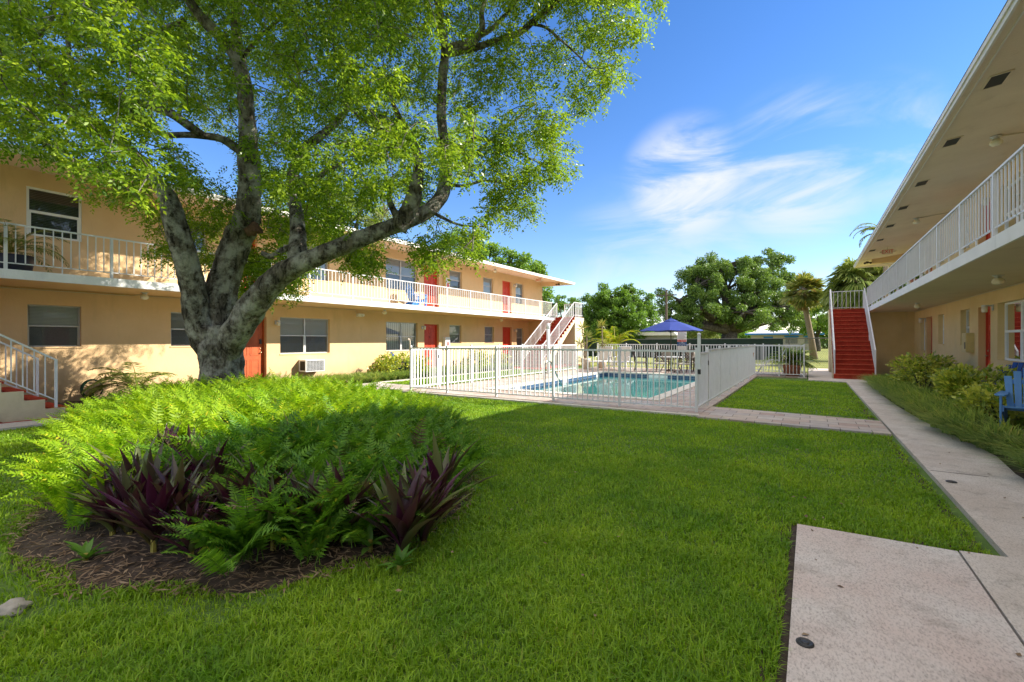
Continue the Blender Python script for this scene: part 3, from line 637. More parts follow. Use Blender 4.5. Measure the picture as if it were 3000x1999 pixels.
ZTOP = lambda X, Xw, s: 5.42 - 0.114 * abs(X - Xw)   # soffit height
def roof_of(par, Xw, s, Xe, y0, y1, depth, yw0, yw1, over=1.0):
    "soffit, fascia and low hip roof; Xe eave line on the courtyard side"
    Xb = Xw - s * (depth + over); ze = 5.195; zb = 5.42 - 0.114 * over
    zfl = ze
    mb = MB()
    # soffit sheet (sloping from wall up line to eave), then the return under the gable ends
    mb.add([(Xw - s * 0.1, y0, 5.42 + 0.0114), (Xw - s * 0.1, y1, 5.42 + 0.0114), (Xe, y1, ze), (Xe, y0, ze)], [(0, 1, 2, 3)])
    mb.add([(Xw - s * 0.1, y0, 5.43), (Xw - s * 0.1, y1, 5.43), (Xb, y1, 5.30), (Xb, y0, 5.30)], [(0, 1, 2, 3)])
    sf = mb.build('soffit', 'soffit_left' if s > 0 else 'soffit_paint', par)
    mb = MB(); t = 0.03
    for a, b2, zz0, zz1, off in ((0, 0, ze - 0.012, ze + 0.055, 0.0), (0, 0, ze + 0.055, ze + 0.125, 0.022)):
        mb.box(Xe + s * off, Xe - s * t, y0 - off, y1 + off, zz0, zz1)
        mb.box(Xe - s * t, Xb, y1 + off, y1 - t, zz0, zz1); mb.box(Xe - s * t, Xb, y0 - off, y0 + t, zz0, zz1)
        mb.box(Xb - s * off, Xb + s * t, y0, y1, zz0, zz1)
    mb.build('fascia', 'fascia_white', par)
    mb = MB(); zt = ze + 0.13; xm = (Xe + Xb) / 2; w = abs(Xe - Xb) / 2; rz = zt + w * 0.12
    o = 0.03
    A = [(Xe + s * o, y0 - o, zt), (Xe + s * o, y1 + o, zt), (Xb - s * o, y1 + o, zt), (Xb - s * o, y0 - o, zt), (xm, y0 + w, rz), (xm, y1 - w, rz)]
    mb.add(A, [(0, 1, 5, 4), (1, 2, 5), (2, 3, 4, 5), (3, 0, 4)]); mb.build('roof', 'roof_tile', par)

lb = thing('apartment_building', 'long two-storey yellow stucco apartment block with balcony behind the big tree, lit by the sun', 'building', (XL, 10, 0))
Y0L, Y1L = -7.0, 27.5
LW = [ # y0, y1, z0, z1, cols, blind, frame, low
 (3.07, 4.01, 1.35, 2.33, 1, 'blind_white', 'alu_frame', 'screen_grey'), (5.92, 6.86, 1.34, 2.30, 1, 'blind_grey', 'alu_frame', 'screen_grey'),
 (9.13, 11.07, 1.04, 2.29, 2, 'blind_white', 'alu_frame', 'screen_grey'), (13.82, 15.71, 1.05, 2.29, 2, 'blind_vertical', 'alu_frame', None),
 (17.95, 18.89, 1.36, 2.27, 1, 'blind_vertical', 'alu_frame', 'screen_grey'), (20.93, 21.82, 1.36, 2.27, 1, 'blind_grey', 'alu_frame', None), (24.25, 25.06, 1.05, 2.25, 1, 'blind_grey', 'alu_frame', 'screen_grey'),
 (-1.2, -0.26, 1.35, 2.33, 1, 'blind_white', 'alu_frame', 'screen_grey'),
 (3.05, 4.02, 3.92, 5.04, 1, 'blind_dark', 'vinyl_white', None), (5.92, 6.86, 4.07, 5.00, 1, 'blind_dark', 'alu_frame', None),
 (9.13, 11.05, 3.70, 5.00, 2, 'blind_white', 'alu_frame', None), (13.80, 15.69, 3.70, 5.03, 2, 'blind_white', 'alu_frame', 'screen_grey'),
 (17.95, 18.92, 4.07, 5.01, 1, 'blind_white', 'alu_frame', 'screen_grey'), (20.80, 21.75, 4.07, 4.98, 1, 'blind_white', 'alu_frame', None), (24.15, 25.08, 3.74, 5.00, 1, 'blind_white', 'alu_frame', 'blind_dark')]
LD = [(7.66, 8.66, ZF0, 2.27, 'door_orange', True), (16.14, 17.16, ZF0, 2.26, 'door_red', False), (22.71, 23.71, ZF0, 2.28, 'door_red', False), (7.35, 8.35, ZF + 0.02, 5.0, 'door_red', False), (16.12, 17.16, ZF + 0.02, 5.0, 'door_red', False), (22.69, 23.69, ZF + 0.02, 5.0, 'door_red', False)]
mb = MB()
wall_openings(mb, XL, 1, Y0L, 25.7, -0.3, ZS + 0.1, [o[:4] for o in LW + LD if o[3] < 3])
wall_openings(mb, XL, 1, Y0L, Y1L, ZS + 0.1, 5.43, [o[:4] for o in LW + LD if o[3] > 3])
mb.box(XL - 0.002, XLF + 0.02, 25.7, 25.9, -0.3, ZS - 0.002)            # end wall under the balcony
mb.box(XL - 9, XL - 0.26, Y1L - 0.2, Y1L - 0.002, -0.3, 5.3); mb.box(XL - 9, XL - 0.26, Y0L + 0.002, Y0L + 0.2, -0.3, 5.3); mb.box(XL - 9, XL - 8.8, Y0L + 0.2, Y1L - 0.2, -0.3, 5.3)
mb.box(XL - 0.26, XL - 0.24, 25.9, Y1L, -0.3, ZS + 0.1)
mb.prism([(XL + 0.003, 5.12), (XL + 1.35, 5.06), (XL + 1.35, 5.27), (XL + 0.003, 5.42)], 'y', Y1L - 0.25, Y1L - 0.05)
mb.build('wall', 'stucco_left', lb)
for o in LW: window(lb, XL, 1, *o[:4], o[4], o[5], o[6], 0.05 if o[6] == 'vinyl_white' else 0.03, low=o[7], depth=0.02 if o[6] == 'vinyl_white' else 0.10)
for i_, o in enumerate(LD):
    dd_ = door(lb, XL, 1, *o[:4], o[4], hside=1 if o[5] else -1, lock=o[5], knob='brass')
    if i_ == 1: text('3', 0.13, (XL - 0.145, (o[0] + o[1]) / 2, o[2] + 1.52), (rad(90), 0, rad(90)), 'black_metal', dd_)
roof_of(lb, XL, 1, -13.14, Y0L - 1.2, 28.35, 9, Y0L, Y1L)
mb = MB(); mb.box(XL + 0.003, XLF, Y0L, 27.35, ZS, ZF - 0.004); mb.build('balcony_slab', 'slab_white', lb)
mb = MB(); mb.box(XL + 0.003, XLF - 0.03, Y0L, 25.69, ZS - 0.004, ZS - 0.001); mb.build('balcony_ceiling', 'stucco_left', lb)
balcony_rail(lb, -13.38, [2.41 + 1.66 * k for k in range(-3, 15)] + [25.65], ZF - 0.004, 0.92)
balcony_rail(lb, -13.38, [-6.9, -5.3, -3.7, -2.6], ZF - 0.004, 0.92)
for y in (5.0, 12.95, 21.3): globe(lb, -14.25, y, ZS - 0.004)
globe(lb, -14.2, 20.6, 5.31); globe(lb, -14.2, 12.9, 5.31)
for y, z in ((8.98, 2.12), (16.0, 2.12), (24.0, 2.12)): wall_lamp(lb, XL, 1, y, z)
wall_lamp(lb, XL, 1, 23.95, 4.85)
cabinet(lb, XL, 1, 17.45, 17.80, 1.12, 1.66, 'vinyl_white', True); cabinet(lb, XL, 1, 17.45, 17.80, 4.0, 4.62, 'cabinet_tan', True)
mb = MB(); mb.tube([(XL + 0.03, Y0L, ZS - 0.05), (XL + 0.03, 5.0, ZS - 0.05), (XL + 0.45, 5.1, ZS - 0.02), (XL + 0.8, 5.0, ZS - 0.02)], 0.011, 6)
mb.tube([(XL + 0.02, 5.3, ZS - 0.03), (XL + 0.02, 12.2, ZS - 0.03), (XL + 0.02, 12.25, 2.55)], 0.009, 6); mb.build('conduit', 'conduit', lb)
mb = MB(); mb.box(XL, XL + 0.1, 12.28, 12.52, 2.44, 2.56)
for yy in (12.3, 12.5): mb.tube([(XL + 0.08, yy, 2.5), (XL + 0.16, yy, 2.5)], [0.05, 0.06], 10)
mb.build('emergency_light', 'vinyl_white', lb)
mb = MB(); mb.box(XL + 0.005, XL + 0.42, 9.80, 10.55, 0.40, 0.82); ac = mb.build('air_conditioner', 'vinyl_white', lb, bevel=0.01)
mb = MB()
for k in range(9): mb.box(XL + 0.42, XL + 0.43, 9.84, 10.51, 0.435 + k * 0.042, 0.437 + k * 0.042 + 0.006)
for k in range(12): mb.box(XL + 0.43, XL + 0.436, 9.86 + k * 0.058, 9.866 + k * 0.058, 0.43, 0.79)
mb.build('grille', 'white_metal', ac)
mb = MB(); mb.box(XL + 0.4205, XL + 0.4225, 9.83, 10.52, 0.425, 0.795); mb.box(XL + 0.1, XL + 0.38, 9.796, 9.8, 0.45, 0.77); mb.build('coil', 'dark_room', ac)
def exit_sign(par, x, y, z):
    mb = MB(); mb.box(x - 0.17, x + 0.17, y - 0.03, y + 0.03, z - 0.1, z + 0.1)
    for q in (-0.22, 0.22): mb.tube([(x + q, y + 0.02, z), (x + q, y - 0.06, z)], [0.045, 0.05], 10)
    mb.bar((x, y, z + 0.1), (x, y, z + 0.2), 0.02, 0.02)
    e = mb.build('exit_sign', 'cream_side', par); text('EXIT', 0.19, (x, y - 0.032, z), (rad(90), 0, 0), 'red_paint', e)
exit_sign(lb, -13.6, 24.3, 5.08)
def flood(par, x, y, z):
    mb = MB(); mb.box(x - 0.05, x + 0.05, y, y + 0.04, z - 0.05, z + 0.05)
    for q in (-0.09, 0.09): mb.tube([(x, y, z), (x + q, y - 0.06, z - 0.02), (x + q * 1.2, y - 0.14, z - 0.05)], [0.015, 0.03, 0.05], 10)
    mb.build('flood_light', 'bronze_metal', par, True)
flood(lb, -13.75, Y1L - 0.3, 5.14)

rb = thing('apartment_building', 'long two-storey tan apartment block in shade, its balcony soffit reaching overhead at the right', 'building', (XR, 10, 0))
Y0R, Y1R = -5.0, 27.5
RW = [(23.63, 24.55, 1.10, 2.37, 1, 'blind_grey', 'vinyl_white', None), (20.62, 21.44, 1.38, 2.37, 1, 'screen_grey', 'vinyl_white', None), (17.71, 18.62, 1.36, 2.38, 1, 'blind_grey', 'alu_frame', None),
      (13.3, 15.42, 1.04, 2.37, 2, 'curtain', 'vinyl_white', 'screen_grey'), (9.0, 9.95, 1.36, 2.37, 1, 'blind_grey', 'vinyl_white', None), (5.5, 7.4, 1.04, 2.37, 2, 'blind_white', 'vinyl_white', None),
      (23.63, 24.55, 3.82, 5.05, 1, 'screen_grey', 'vinyl_white', None), (20.62, 21.44, 4.10, 5.05, 1, 'screen_grey', 'vinyl_white', None), (17.71, 18.62, 4.08, 5.06, 1, 'screen_grey', 'vinyl_white', None),
      (13.3, 15.42, 3.75, 5.05, 2, 'blind_white', 'vinyl_white', None), (9.0, 9.95, 4.05, 5.05, 1, 'blind_grey', 'vinyl_white', None), (5.5, 7.4, 3.75, 5.05, 2, 'blind_white', 'vinyl_white', None)]
RD = [(22.39, 23.38, ZF0, 2.37), (15.92, 16.91, ZF0, 2.36), (22.39, 23.38, ZF + 0.02, 5.03), (15.92, 16.91, ZF + 0.02, 5.03), (7.6, 8.6, ZF0, 2.36), (7.6, 8.6, ZF + 0.02, 5.03)]
mb = MB()
wall_openings(mb, XR, -1, Y0R, 25.8, -0.3, ZS + 0.1, [o[:4] for o in RW + RD if o[3] < 3])
wall_openings(mb, XR, -1, Y0R, Y1R, ZS + 0.1, 5.43, [o[:4] for o in RW + RD if o[3] > 3])
mb.box(XRF - 0.02, XR + 0.002, 25.8, 26.0, -0.3, ZS - 0.002)
mb.box(XR + 0.26, XR + 9, Y1R - 0.2, Y1R - 0.002, -0.3, 5.3); mb.box(XR + 0.26, XR + 9, Y0R + 0.002, Y0R + 0.2, -0.3, 5.3); mb.box(XR + 8.8, XR + 9, Y0R + 0.2, Y1R - 0.2, -0.3, 5.3)
mb.box(XR + 0.24, XR + 0.26, 26.0, Y1R, -0.3, ZS + 0.1)
mb.prism([(XR - 0.003, 5.08), (XR - 1.3, 5.06), (XR - 1.3, 5.27), (XR - 0.003, 5.42)], 'y', Y1R - 0.25, Y1R - 0.05)
mb.build('wall', 'stucco_right', rb)
for o in RW: window(rb, XR, -1, *o[:4], o[4], o[5], o[6], 0.045, low=o[7], depth=0.12)
for i_, o in enumerate(RD):
    dd_ = door(rb, XR, -1, *o, 'door_red', depth=0.17, hside=1)
    if i_ == 1: text('2', 0.13, (XR + 0.155, (o[0] + o[1]) / 2, o[2] + 1.52), (rad(90), 0, rad(-90)), 'black_metal', dd_)
roof_of(rb, XR, -1, 1.90, Y0R - 1, 29.6, 9, Y0R, Y1R)
mb = MB(); mb.box(XRF, XR - 0.003, Y0R, 27.35, ZS, ZF - 0.004); mb.build('balcony_slab', 'slab_white', rb)
mb = MB(); mb.box(XRF + 0.03, XR - 0.003, Y0R, 25.79, ZS - 0.004, ZS - 0.001); mb.build('balcony_ceiling', 'soffit_paint', rb)
balcony_rail(rb, 2.14, [8.98 + 1.68 * k for k in range(-8, 11)] + [25.85], ZF - 0.004, 0.90)
def on_soffit(u, v):
    r = ray(u, v); # z = 5.195 + .114 (x - 1.9)
    dd = (5.195 - 0.114 * 1.9 - EYE) / (r.z - 0.114 * r.x); return P(u, v, dd)
for u, v in ((2920, 235), (2788, 416), (2700, 537), (2646, 609), (2608, 662), (2578.6, 703), (2555.6, 734)):
    c = on_soffit(u, v); hx = 0.10; hy = 0.20
    def sz(x, o=0.0): return 5.195 + 0.114 * (x - 1.9) - o
    mb = MB(); f = 0.022
    for a, b2, c0, d0 in ((c.x - hx - f, c.x - hx, c.y - hy - f, c.y + hy + f), (c.x + hx, c.x + hx + f, c.y - hy - f, c.y + hy + f), (c.x - hx, c.x + hx, c.y - hy - f, c.y - hy), (c.x - hx, c.x + hx, c.y + hy, c.y + hy + f)):
        mb.add([(a, c0, sz(a, 0.012)), (b2, c0, sz(b2, 0.012)), (b2, d0, sz(b2, 0.012)), (a, d0, sz(a, 0.012)), (a, c0, sz(a)), (b2, c0, sz(b2)), (b2, d0, sz(b2)), (a, d0, sz(a))], [(0, 1, 2, 3), (0, 4, 5, 1), (1, 5, 6, 2), (2, 6, 7, 3), (3, 7, 4, 0)])
    vt = mb.build('soffit_vent', 'soffit_paint', rb)
    mb = MB(); mb.add([(c.x - hx, c.y - hy, sz(c.x - hx, 0.005)), (c.x + hx, c.y - hy, sz(c.x + hx, 0.005)), (c.x + hx, c.y + hy, sz(c.x + hx, 0.005)), (c.x - hx, c.y + hy, sz(c.x - hx, 0.005))], [(0, 1, 2, 3)]); mb.build('vent_screen', 'vent_dark', vt)
c = on_soffit(2918, 400); globe(rb, c.x, c.y, sz(c.x)); mb = MB(); mb.tube([(c.x, c.y, sz(c.x) - 0.01), (XR - 0.02, c.y + 0.3, 5.39)], 0.011, 6); mb.build('conduit', 'conduit', rb)
c = on_soffit(2685, 640); globe(rb, c.x, c.y, sz(c.x)); mb = MB(); mb.tube([(c.x, c.y, sz(c.x) - 0.01), (XR - 0.02, c.y, 5.39)], 0.011, 6); mb.build('conduit', 'conduit', rb)
for u, v in ((2924, 806), (2688, 887)):
    r = ray(u, v); c = P(u, v, (ZS - EYE) / r.z); globe(rb, c.x, c.y, ZS - 0.004)
mb = MB(); mb.tube([(XR - 0.02, Y0R, ZS - 0.03), (XR - 0.02, 25.7, ZS - 0.03)], 0.013, 6); mb.build('conduit', 'conduit', rb)
wall_lamp(rb, XR, -1, 15.72, 2.31); wall_lamp(rb, XR, -1, 23.5, 2.30); wall_lamp(rb, XR, -1, 15.70, 4.9)
cabinet(rb, XR, -1, 17.25, 17.68, 1.17, 1.70)
exit_sign(rb, 2.64, 24.1, 5.08)
flood(rb, 2.0 + 0.25, Y1R - 0.3, 5.12)
mb = MB(); mb.box(XR - 0.5, XR - 0.02, 18.0, 18.6, ZF, ZF + 0.45); mb.build('balcony_box', 'cabinet_tan', rb)
# roof underside line parallel to the eave (a thin trim seen along the soffit)
mb = MB(); mb.bar((2.03, Y0R - 0.9, 5.205), (2.03, 29.4, 5.205), 0.02, 0.014); mb.build('soffit_trim', 'fascia_white', rb)

# ---------------------------------------------------------------- exterior stairs (climb towards +y * dy)
def stairs(name, label, x0, x1, ybot, dy, n, loc, pier=True, zbase=0.05, landing=1.35, run=0.28, mat_side='cream_side', rail_faces='both', bridge=None):
    t = thing(name, label, 'staircase', loc)
    rise = (ZF - zbase) / n; top = ybot + dy * run * (n - 1)
    prof = [(ybot, zbase - 0.04)]
    for k in range(n):
        y = ybot + dy * run * k; z = zbase + rise * (k + 1)
        prof += [(y, z - rise if k else zbase - 0.04), (y, z)] if k else [(y, z)]
    prof = [(ybot, 0.0), (ybot, zbase + rise)]
    for k in range(1, n):
        y = ybot + dy * run * k; prof += [(y, zbase + rise * k), (y, zbase + rise * (k + 1))]
    yl = top + dy * landing
    prof += [(yl, ZF), (yl, ZF - 0.2), (top + dy * 0.15, ZF - 0.2), (ybot + dy * 0.75, 0.0)]
    # shift step surfaces a little in so that the red treads sit on them
    mb = MB(); mb.prism([(p[0], p[1] - 0.006) for p in prof], 'x', x0, x1); mb.build('stringer', mat_side, t)
    mb = MB()
    for k in range(n):
        y = ybot + dy * run * k; z = zbase + rise * (k + 1)
        y2 = y + dy * (run if k < n - 1 else landing)
        mb.box(x0 + 0.03, x1 - 0.03, y - dy * 0.035, y2 - (dy * 0.036 if k < n - 1 else 0), z - 0.035, z)        # tread with nosing
        mb.box(x0 + 0.03, x1 - 0.03, y - dy * 0.008, y + dy * 0.02, z - rise, z - 0.036)
    mb.build('treads', 'step_red', t)
    mb = MB()
    for k in range(n):
        y = ybot + dy * run * k; z = zbase + rise * (k + 1); mb.box(x0 + 0.032, x1 - 0.032, y - dy * 0.038, y - dy * 0.030, z - 0.026, z + 0.003)
    mb.build('nosing', 'step_edge', t)
    if pier:
        mb = MB(); mb.box(x0 + 0.01, x1 - 0.01, top + dy * 0.06, yl - dy * 0.01, 0.0, ZF - 0.201); mb.build('landing_pier', mat_side, t)
    h = 0.9
    for x in (x0 + 0.06, x1 - 0.06):
        mb = MB(); sl = rise / run
        ya = ybot + dy * 0.12; za = zbase + rise; yb = top + dy * 0.05; zb = ZF
        mb.bar((x, ya, za + h), (x, yb, zb + h), 0.045, 0.03); mb.bar((x, ya, za + 0.14), (x, yb, zb + 0.14), 0.02, 0.022)
        m = int(abs(yb - ya) / 0.145)
        for k in range(1, m):
            q = k / m; y = ya + (yb - ya) * q; z = za + (zb - za) * q; mb.bar((x, y, z + 0.14), (x, y, z + h), 0.018, 0.018)
        o = mb.build('stair_railing', 'white_metal', t)
        for q in (0.0, 0.5, 1.0):
            y = ya + (yb - ya) * q; z = za + (zb - za) * q; kk = min(n - 1, int(abs(y - ybot) / run)); zt = zbase + rise * (kk + 1)
            mb = MB(); mb.bar((x, y, zt), (x, y, z + h + 0.01), 0.04, 0.04); mb.build('post', 'white_metal', o)
    # landing railing: outer side and end
    xo = x0 + 0.06 if bridge == 'x1' else x1 - 0.06; xi = x1 if bridge == 'x1' else x0
    mb = MB(); ye = yl - dy * 0.06; ys_ = top + dy * 0.05
    for (p, q) in (((xo, ys_), (xo, ye)), ((xo, ye), (xi, ye))):
        mb.bar((p[0], p[1], ZF + h), (q[0], q[1], ZF + h), 0.04, 0.03); mb.bar((p[0], p[1], ZF + 0.13), (q[0], q[1], ZF + 0.13), 0.018, 0.022)
        L_ = math.hypot(q[0] - p[0], q[1] - p[1]); m = max(2, int(L_ / 0.15))
        for k in range(0, m + 1):
            a = k / m; w = 0.04 if k in (0, m) else 0.018; mb.bar((p[0] + (q[0] - p[0]) * a, p[1] + (q[1] - p[1]) * a, ZF), (p[0] + (q[0] - p[0]) * a, p[1] + (q[1] - p[1]) * a, ZF + h), w, w)
    mb.build('landing_railing', 'white_metal', t)
    return t
stairs('exterior_stairs', 'broad red staircase facing the viewer beside the shaded building', 0.73, 2.088, 21.55, 1, 16, (1.4, 21.5, 0), bridge='x1')
stairs('exterior_stairs', 'sunlit red staircase with white rails at the far end of the yellow building', -13.308, -12.0, 21.7, 1, 16, (-12.7, 21.7, 0), bridge='x0')
stairs('exterior_stairs', 'red staircase cut off by the picture edge, beside the glowing ferns', -13.308, -12.0, 2.95, -1, 16, (-12.7, 2.9, 0), bridge='x0')
# balcony railing stubs meeting the stairs

# ---------------------------------------------------------------- pool fence
def fence_panel(par, p, q, h=1.25, z0=0.05, name='fence_panel', gap=0.09):
    mb = MB(); p = Vector(p); q = Vector(q); L_ = (q - p).length; d = (q - p) / L_; up = Vector((0, 0, 1))
    a = p + d * 0.025; b = q - d * 0.025
    mb.bar(a + up * (z0 + h - 0.02), b + up * (z0 + h - 0.02), 0.03, 0.04); mb.bar(a + up * (z0 + gap), b + up * (z0 + gap), 0.028, 0.03)
    n = max(2, round(L_ / 0.125))
    for k in range(1, n):
        c = p + d * (L_ * k / n); mb.bar(c + up * (z0 + gap + 0.015), c + up * (z0 + h - 0.04), 0.019, 0.019, up=(d.x, d.y, 0))
    return mb.build(name, 'white_metal', par)
def fence_post(par, p, h=1.27, z0=0.0, w=0.05):
    mb = MB(); mb.box(p[0] - w / 2, p[0] + w / 2, p[1] - w / 2, p[1] + w / 2, z0, z0 + h + 0.04); mb.box(p[0] - w / 2 - 0.004, p[0] + w / 2 + 0.004, p[1] - w / 2 - 0.004, p[1] + w / 2 + 0.004, z0 + h + 0.04, z0 + h + 0.052)
    return mb.build('post', 'white_metal', par)
def fence_run(par, pts, skip=()):
    for i, p in enumerate(pts):
        fence_post(par, p, z0=0.03)
        if i and i not in skip: fence_panel(par, (*pts[i-1], 0), (*p, 0))
pf = thing('pool_fence', 'white metal picket fence enclosing the swimming pool', 'fence', (-5.9, 9.93, 0))
fence_run(pf, [(-9.80, 9.90), (-8.43, 9.91), (-6.80, 9.92), (-5.16, 9.93), (-3.53, 9.94), (-1.93, 9.95)])
# left side with its gate, right side with its gate
fence_run(pf, [(-9.80, 11.12), (-9.78, 12.75), (-9.76, 14.4), (-9.74, 16.05), (-9.72, 17.7), (-9.70, 19.35), (-9.68, 21.0)])
fence_run(pf, [(-1.93, 11.15), (-1.93, 12.8), (-1.93, 14.45), (-1.93, 16.1), (-1.93, 17.75), (-1.93, 19.4), (-1.93, 21.75)])
fence_run(pf, [(-1.05, 21.75), (-0.2, 21.75), (-0.2, 23.0), (-0.2, 24.35)]); fence_panel(pf, (-1.93, 21.75, 0), (-1.05, 21.75, 0))
fence_run(pf, [(-9.9 + 1.617 * k, 24.35) for k in range(6)] + [(-0.2, 24.35)])
def gate(par, p, q):
    mb = MB(); p = Vector(p); q = Vector(q); L_ = (q - p).length; d = (q - p) / L_; up = Vector((0, 0, 1)); z0 = 0.09
    a = p + d * 0.05; b = q - d * 0.06
    for zz in (z0 + 0.05, z0 + 1.14): mb.bar(a + up * zz, b + up * zz, 0.035, 0.04)
    for c in (a, b): mb.bar(c + up * (z0 + 0.03), c + up * (z0 + 1.16), 0.04, 0.04)
    for k in range(1, 9):
        c = a + (b - a) * (k / 9); mb.bar(c + up * (z0 + 0.07), c + up * (z0 + 1.12), 0.019, 0.019)
    g = mb.build('gate', 'white_metal', par)
    mb = MB(); mb.box(b.x - 0.03, b.x + 0.03, b.y + 0.0, b.y + 0.04, 0.95, 1.05); mb.build('hinge', 'black_metal', g)
gate(pf, (-9.80, 9.90, 0), (-9.80, 11.12, 0)); gate(pf, (-1.93, 9.95, 0), (-1.93, 11.15, 0))
def latch_post(x, y):
    mb = MB(); mb.box(x - 0.03, x + 0.03, y - 0.07, y - 0.03, 0.92, 1.60); mb.lathe((x, y - 0.05, 0), [(0.038, 1.60), (0.038, 1.63), (0.02, 1.65)], 12); l = mb.build('gate_latch', 'white_metal', pf)
    mb = MB(); mb.box(x - 0.028, x + 0.028, y - 0.075, y - 0.025, 0.82, 0.915); mb.build('latch_box', 'black_metal', l)
latch_post(-1.88, 10.0)
mb = MB(); mb.tube([(-9.80, 9.86, 1.2), (-9.80, 9.86, 1.48), (-9.80, 9.84, 1.53), (-9.80, 9.80, 1.54), (-9.80, 9.77, 1.51)], 0.018, 8); mb.build('gate_latch', 'pot_cream', pf, True)
mb = MB(); mb.box(-1.955, -1.945, 20.9, 21.02, 0.72, 1.2); mb.prism([(-1.97, 1.0), (-1.9, 1.0), (-1.935, 0.75)], 'y', 21.1, 21.14); mb.build('warning_tag', 'orange_box', pf)
# white vent pipe with rounded cap, standing in the left fence
vp = thing('vent_pipe', 'thick white upright pipe with rounded cap rising above the pool fence', 'pipe', (-9.55, 17.9, 0))
mb = MB(); mb.lathe((-9.55, 17.9, 0), [(0.075, 0.03), (0.075, 2.12)], 18); mb.build('pipe', 'white_metal', vp, True)
mb = MB(); mb.lathe((-9.55, 17.9, 0), [(0.085, 2.0), (0.085, 2.14), (0.07, 2.20), (0.03, 2.245), (0.005, 2.25)], 18); mb.build('cap', 'white_metal', vp, True)
# hand rail into the pool
mb = MB()
pts = [(-6.05, 11.15, 0.05), (-6.05, 11.15, 0.70), (-6.05, 11.18, 0.86), (-6.05, 11.27, 0.94), (-6.05, 11.40, 0.93), (-6.05, 11.5, 0.86), (-6.05, 11.95, 0.42), (-6.05, 12.5, -0.12), (-6.05, 12.75, -0.4)]
sp = spline([(*p, 0.022) for p in pts], 5); mb.tube(sp[:, :3], list(sp[:, 3]), 12)
tag(mb.build('pool_handrail', 'steel', smooth=True), 'bent steel grab rail dipping into the near corner of the pool', 'handrail')

# ---------------------------------------------------------------- patio furniture
def umbrella():
    x, y = -5.5, 22.5; t = thing('patio_umbrella', 'open blue canvas umbrella over the table beyond the pool', 'umbrella', (x, y, 0))
    mb = MB(); mb.tube([(x, y, 0.1), (x, y, 2.5)], 0.02, 10); mb.build('pole', 'bronze_metal', t, True)
    mb = MB(); mb.lathe((x, y, 0), [(0.25, 0.05), (0.25, 0.1), (0.05, 0.16), (0.03, 0.3)], 18); mb.build('base', 'bronze_metal', t)
    mb = MB(); n = 8; R = 1.42; vs = []; fs = []; seg = 4; rows = 6
    for i in range(rows + 1):
        u = i / rows
        for k in range(n * seg):
            a = 2 * math.pi * k / (n * seg) + 0.2; ph = (k % seg) / seg; sag = 1 - 0.055 * math.sin(math.pi * ph) * u
            r = (0.22 + (R - 0.22) * u) * sag; z = 2.40 - 0.45 * u ** 1.12 - 0.025 * math.sin(math.pi * ph) * u; vs.append((x + r * math.cos(a), y + r * math.sin(a), z))
    m = n * seg
    for i in range(rows):
        for k in range(m): fs.append((i * m + k, i * m + (k + 1) % m, (i + 1) * m + (k + 1) % m, (i + 1) * m + k))
    mb.add(vs, fs); o = mb.build('canopy', 'canvas_blue', t); so_ = o.modifiers.new('s', 'SOLIDIFY'); so_.thickness = 0.006
    mb = MB(); mb.lathe((x, y, 0), [(0.34, 2.39), (0.2, 2.46), (0.03, 2.52)], 8, cap=False); mb.lathe((x, y, 0), [(0.02, 2.5), (0.025, 2.56), (0.004, 2.6)], 8)
    mb.build('vent_cap', 'canvas_blue', o)
    for k in range(n):
        a = 2 * math.pi * k / n + 0.2; mb = MB(); mb.bar((x, y, 2.40), (x + R * math.cos(a), y + R * math.sin(a), 1.95), 0.015, 0.015); mb.bar((x, y, 1.85), (x + 0.7 * math.cos(a), y + 0.7 * math.sin(a), 2.18), 0.012, 0.012)
        mb.build('rib', 'bronze_metal', t)
umbrella()
t = thing('patio_table', 'round pale-topped table under the blue umbrella', 'table', (-5.5, 22.5, 0))
mb = MB(); mb.lathe((-5.5, 22.5, 0), [(0.60, 0.70), (0.62, 0.71), (0.62, 0.73), (0.60, 0.74)], 32); mb.build('tabletop', 'table_top', t)
for k in range(4):
    a = k * math.pi / 2 + 0.5; c, s_ = math.cos(a), math.sin(a)
    mb = MB(); mb.tube([(-5.5 + 0.42 * c, 22.5 + 0.42 * s_, 0.70), (-5.5 + 0.30 * c, 22.5 + 0.30 * s_, 0.4), (-5.5 + 0.48 * c, 22.5 + 0.48 * s_, 0.05)], 0.02, 8); mb.build('leg', 'bronze_metal', t)
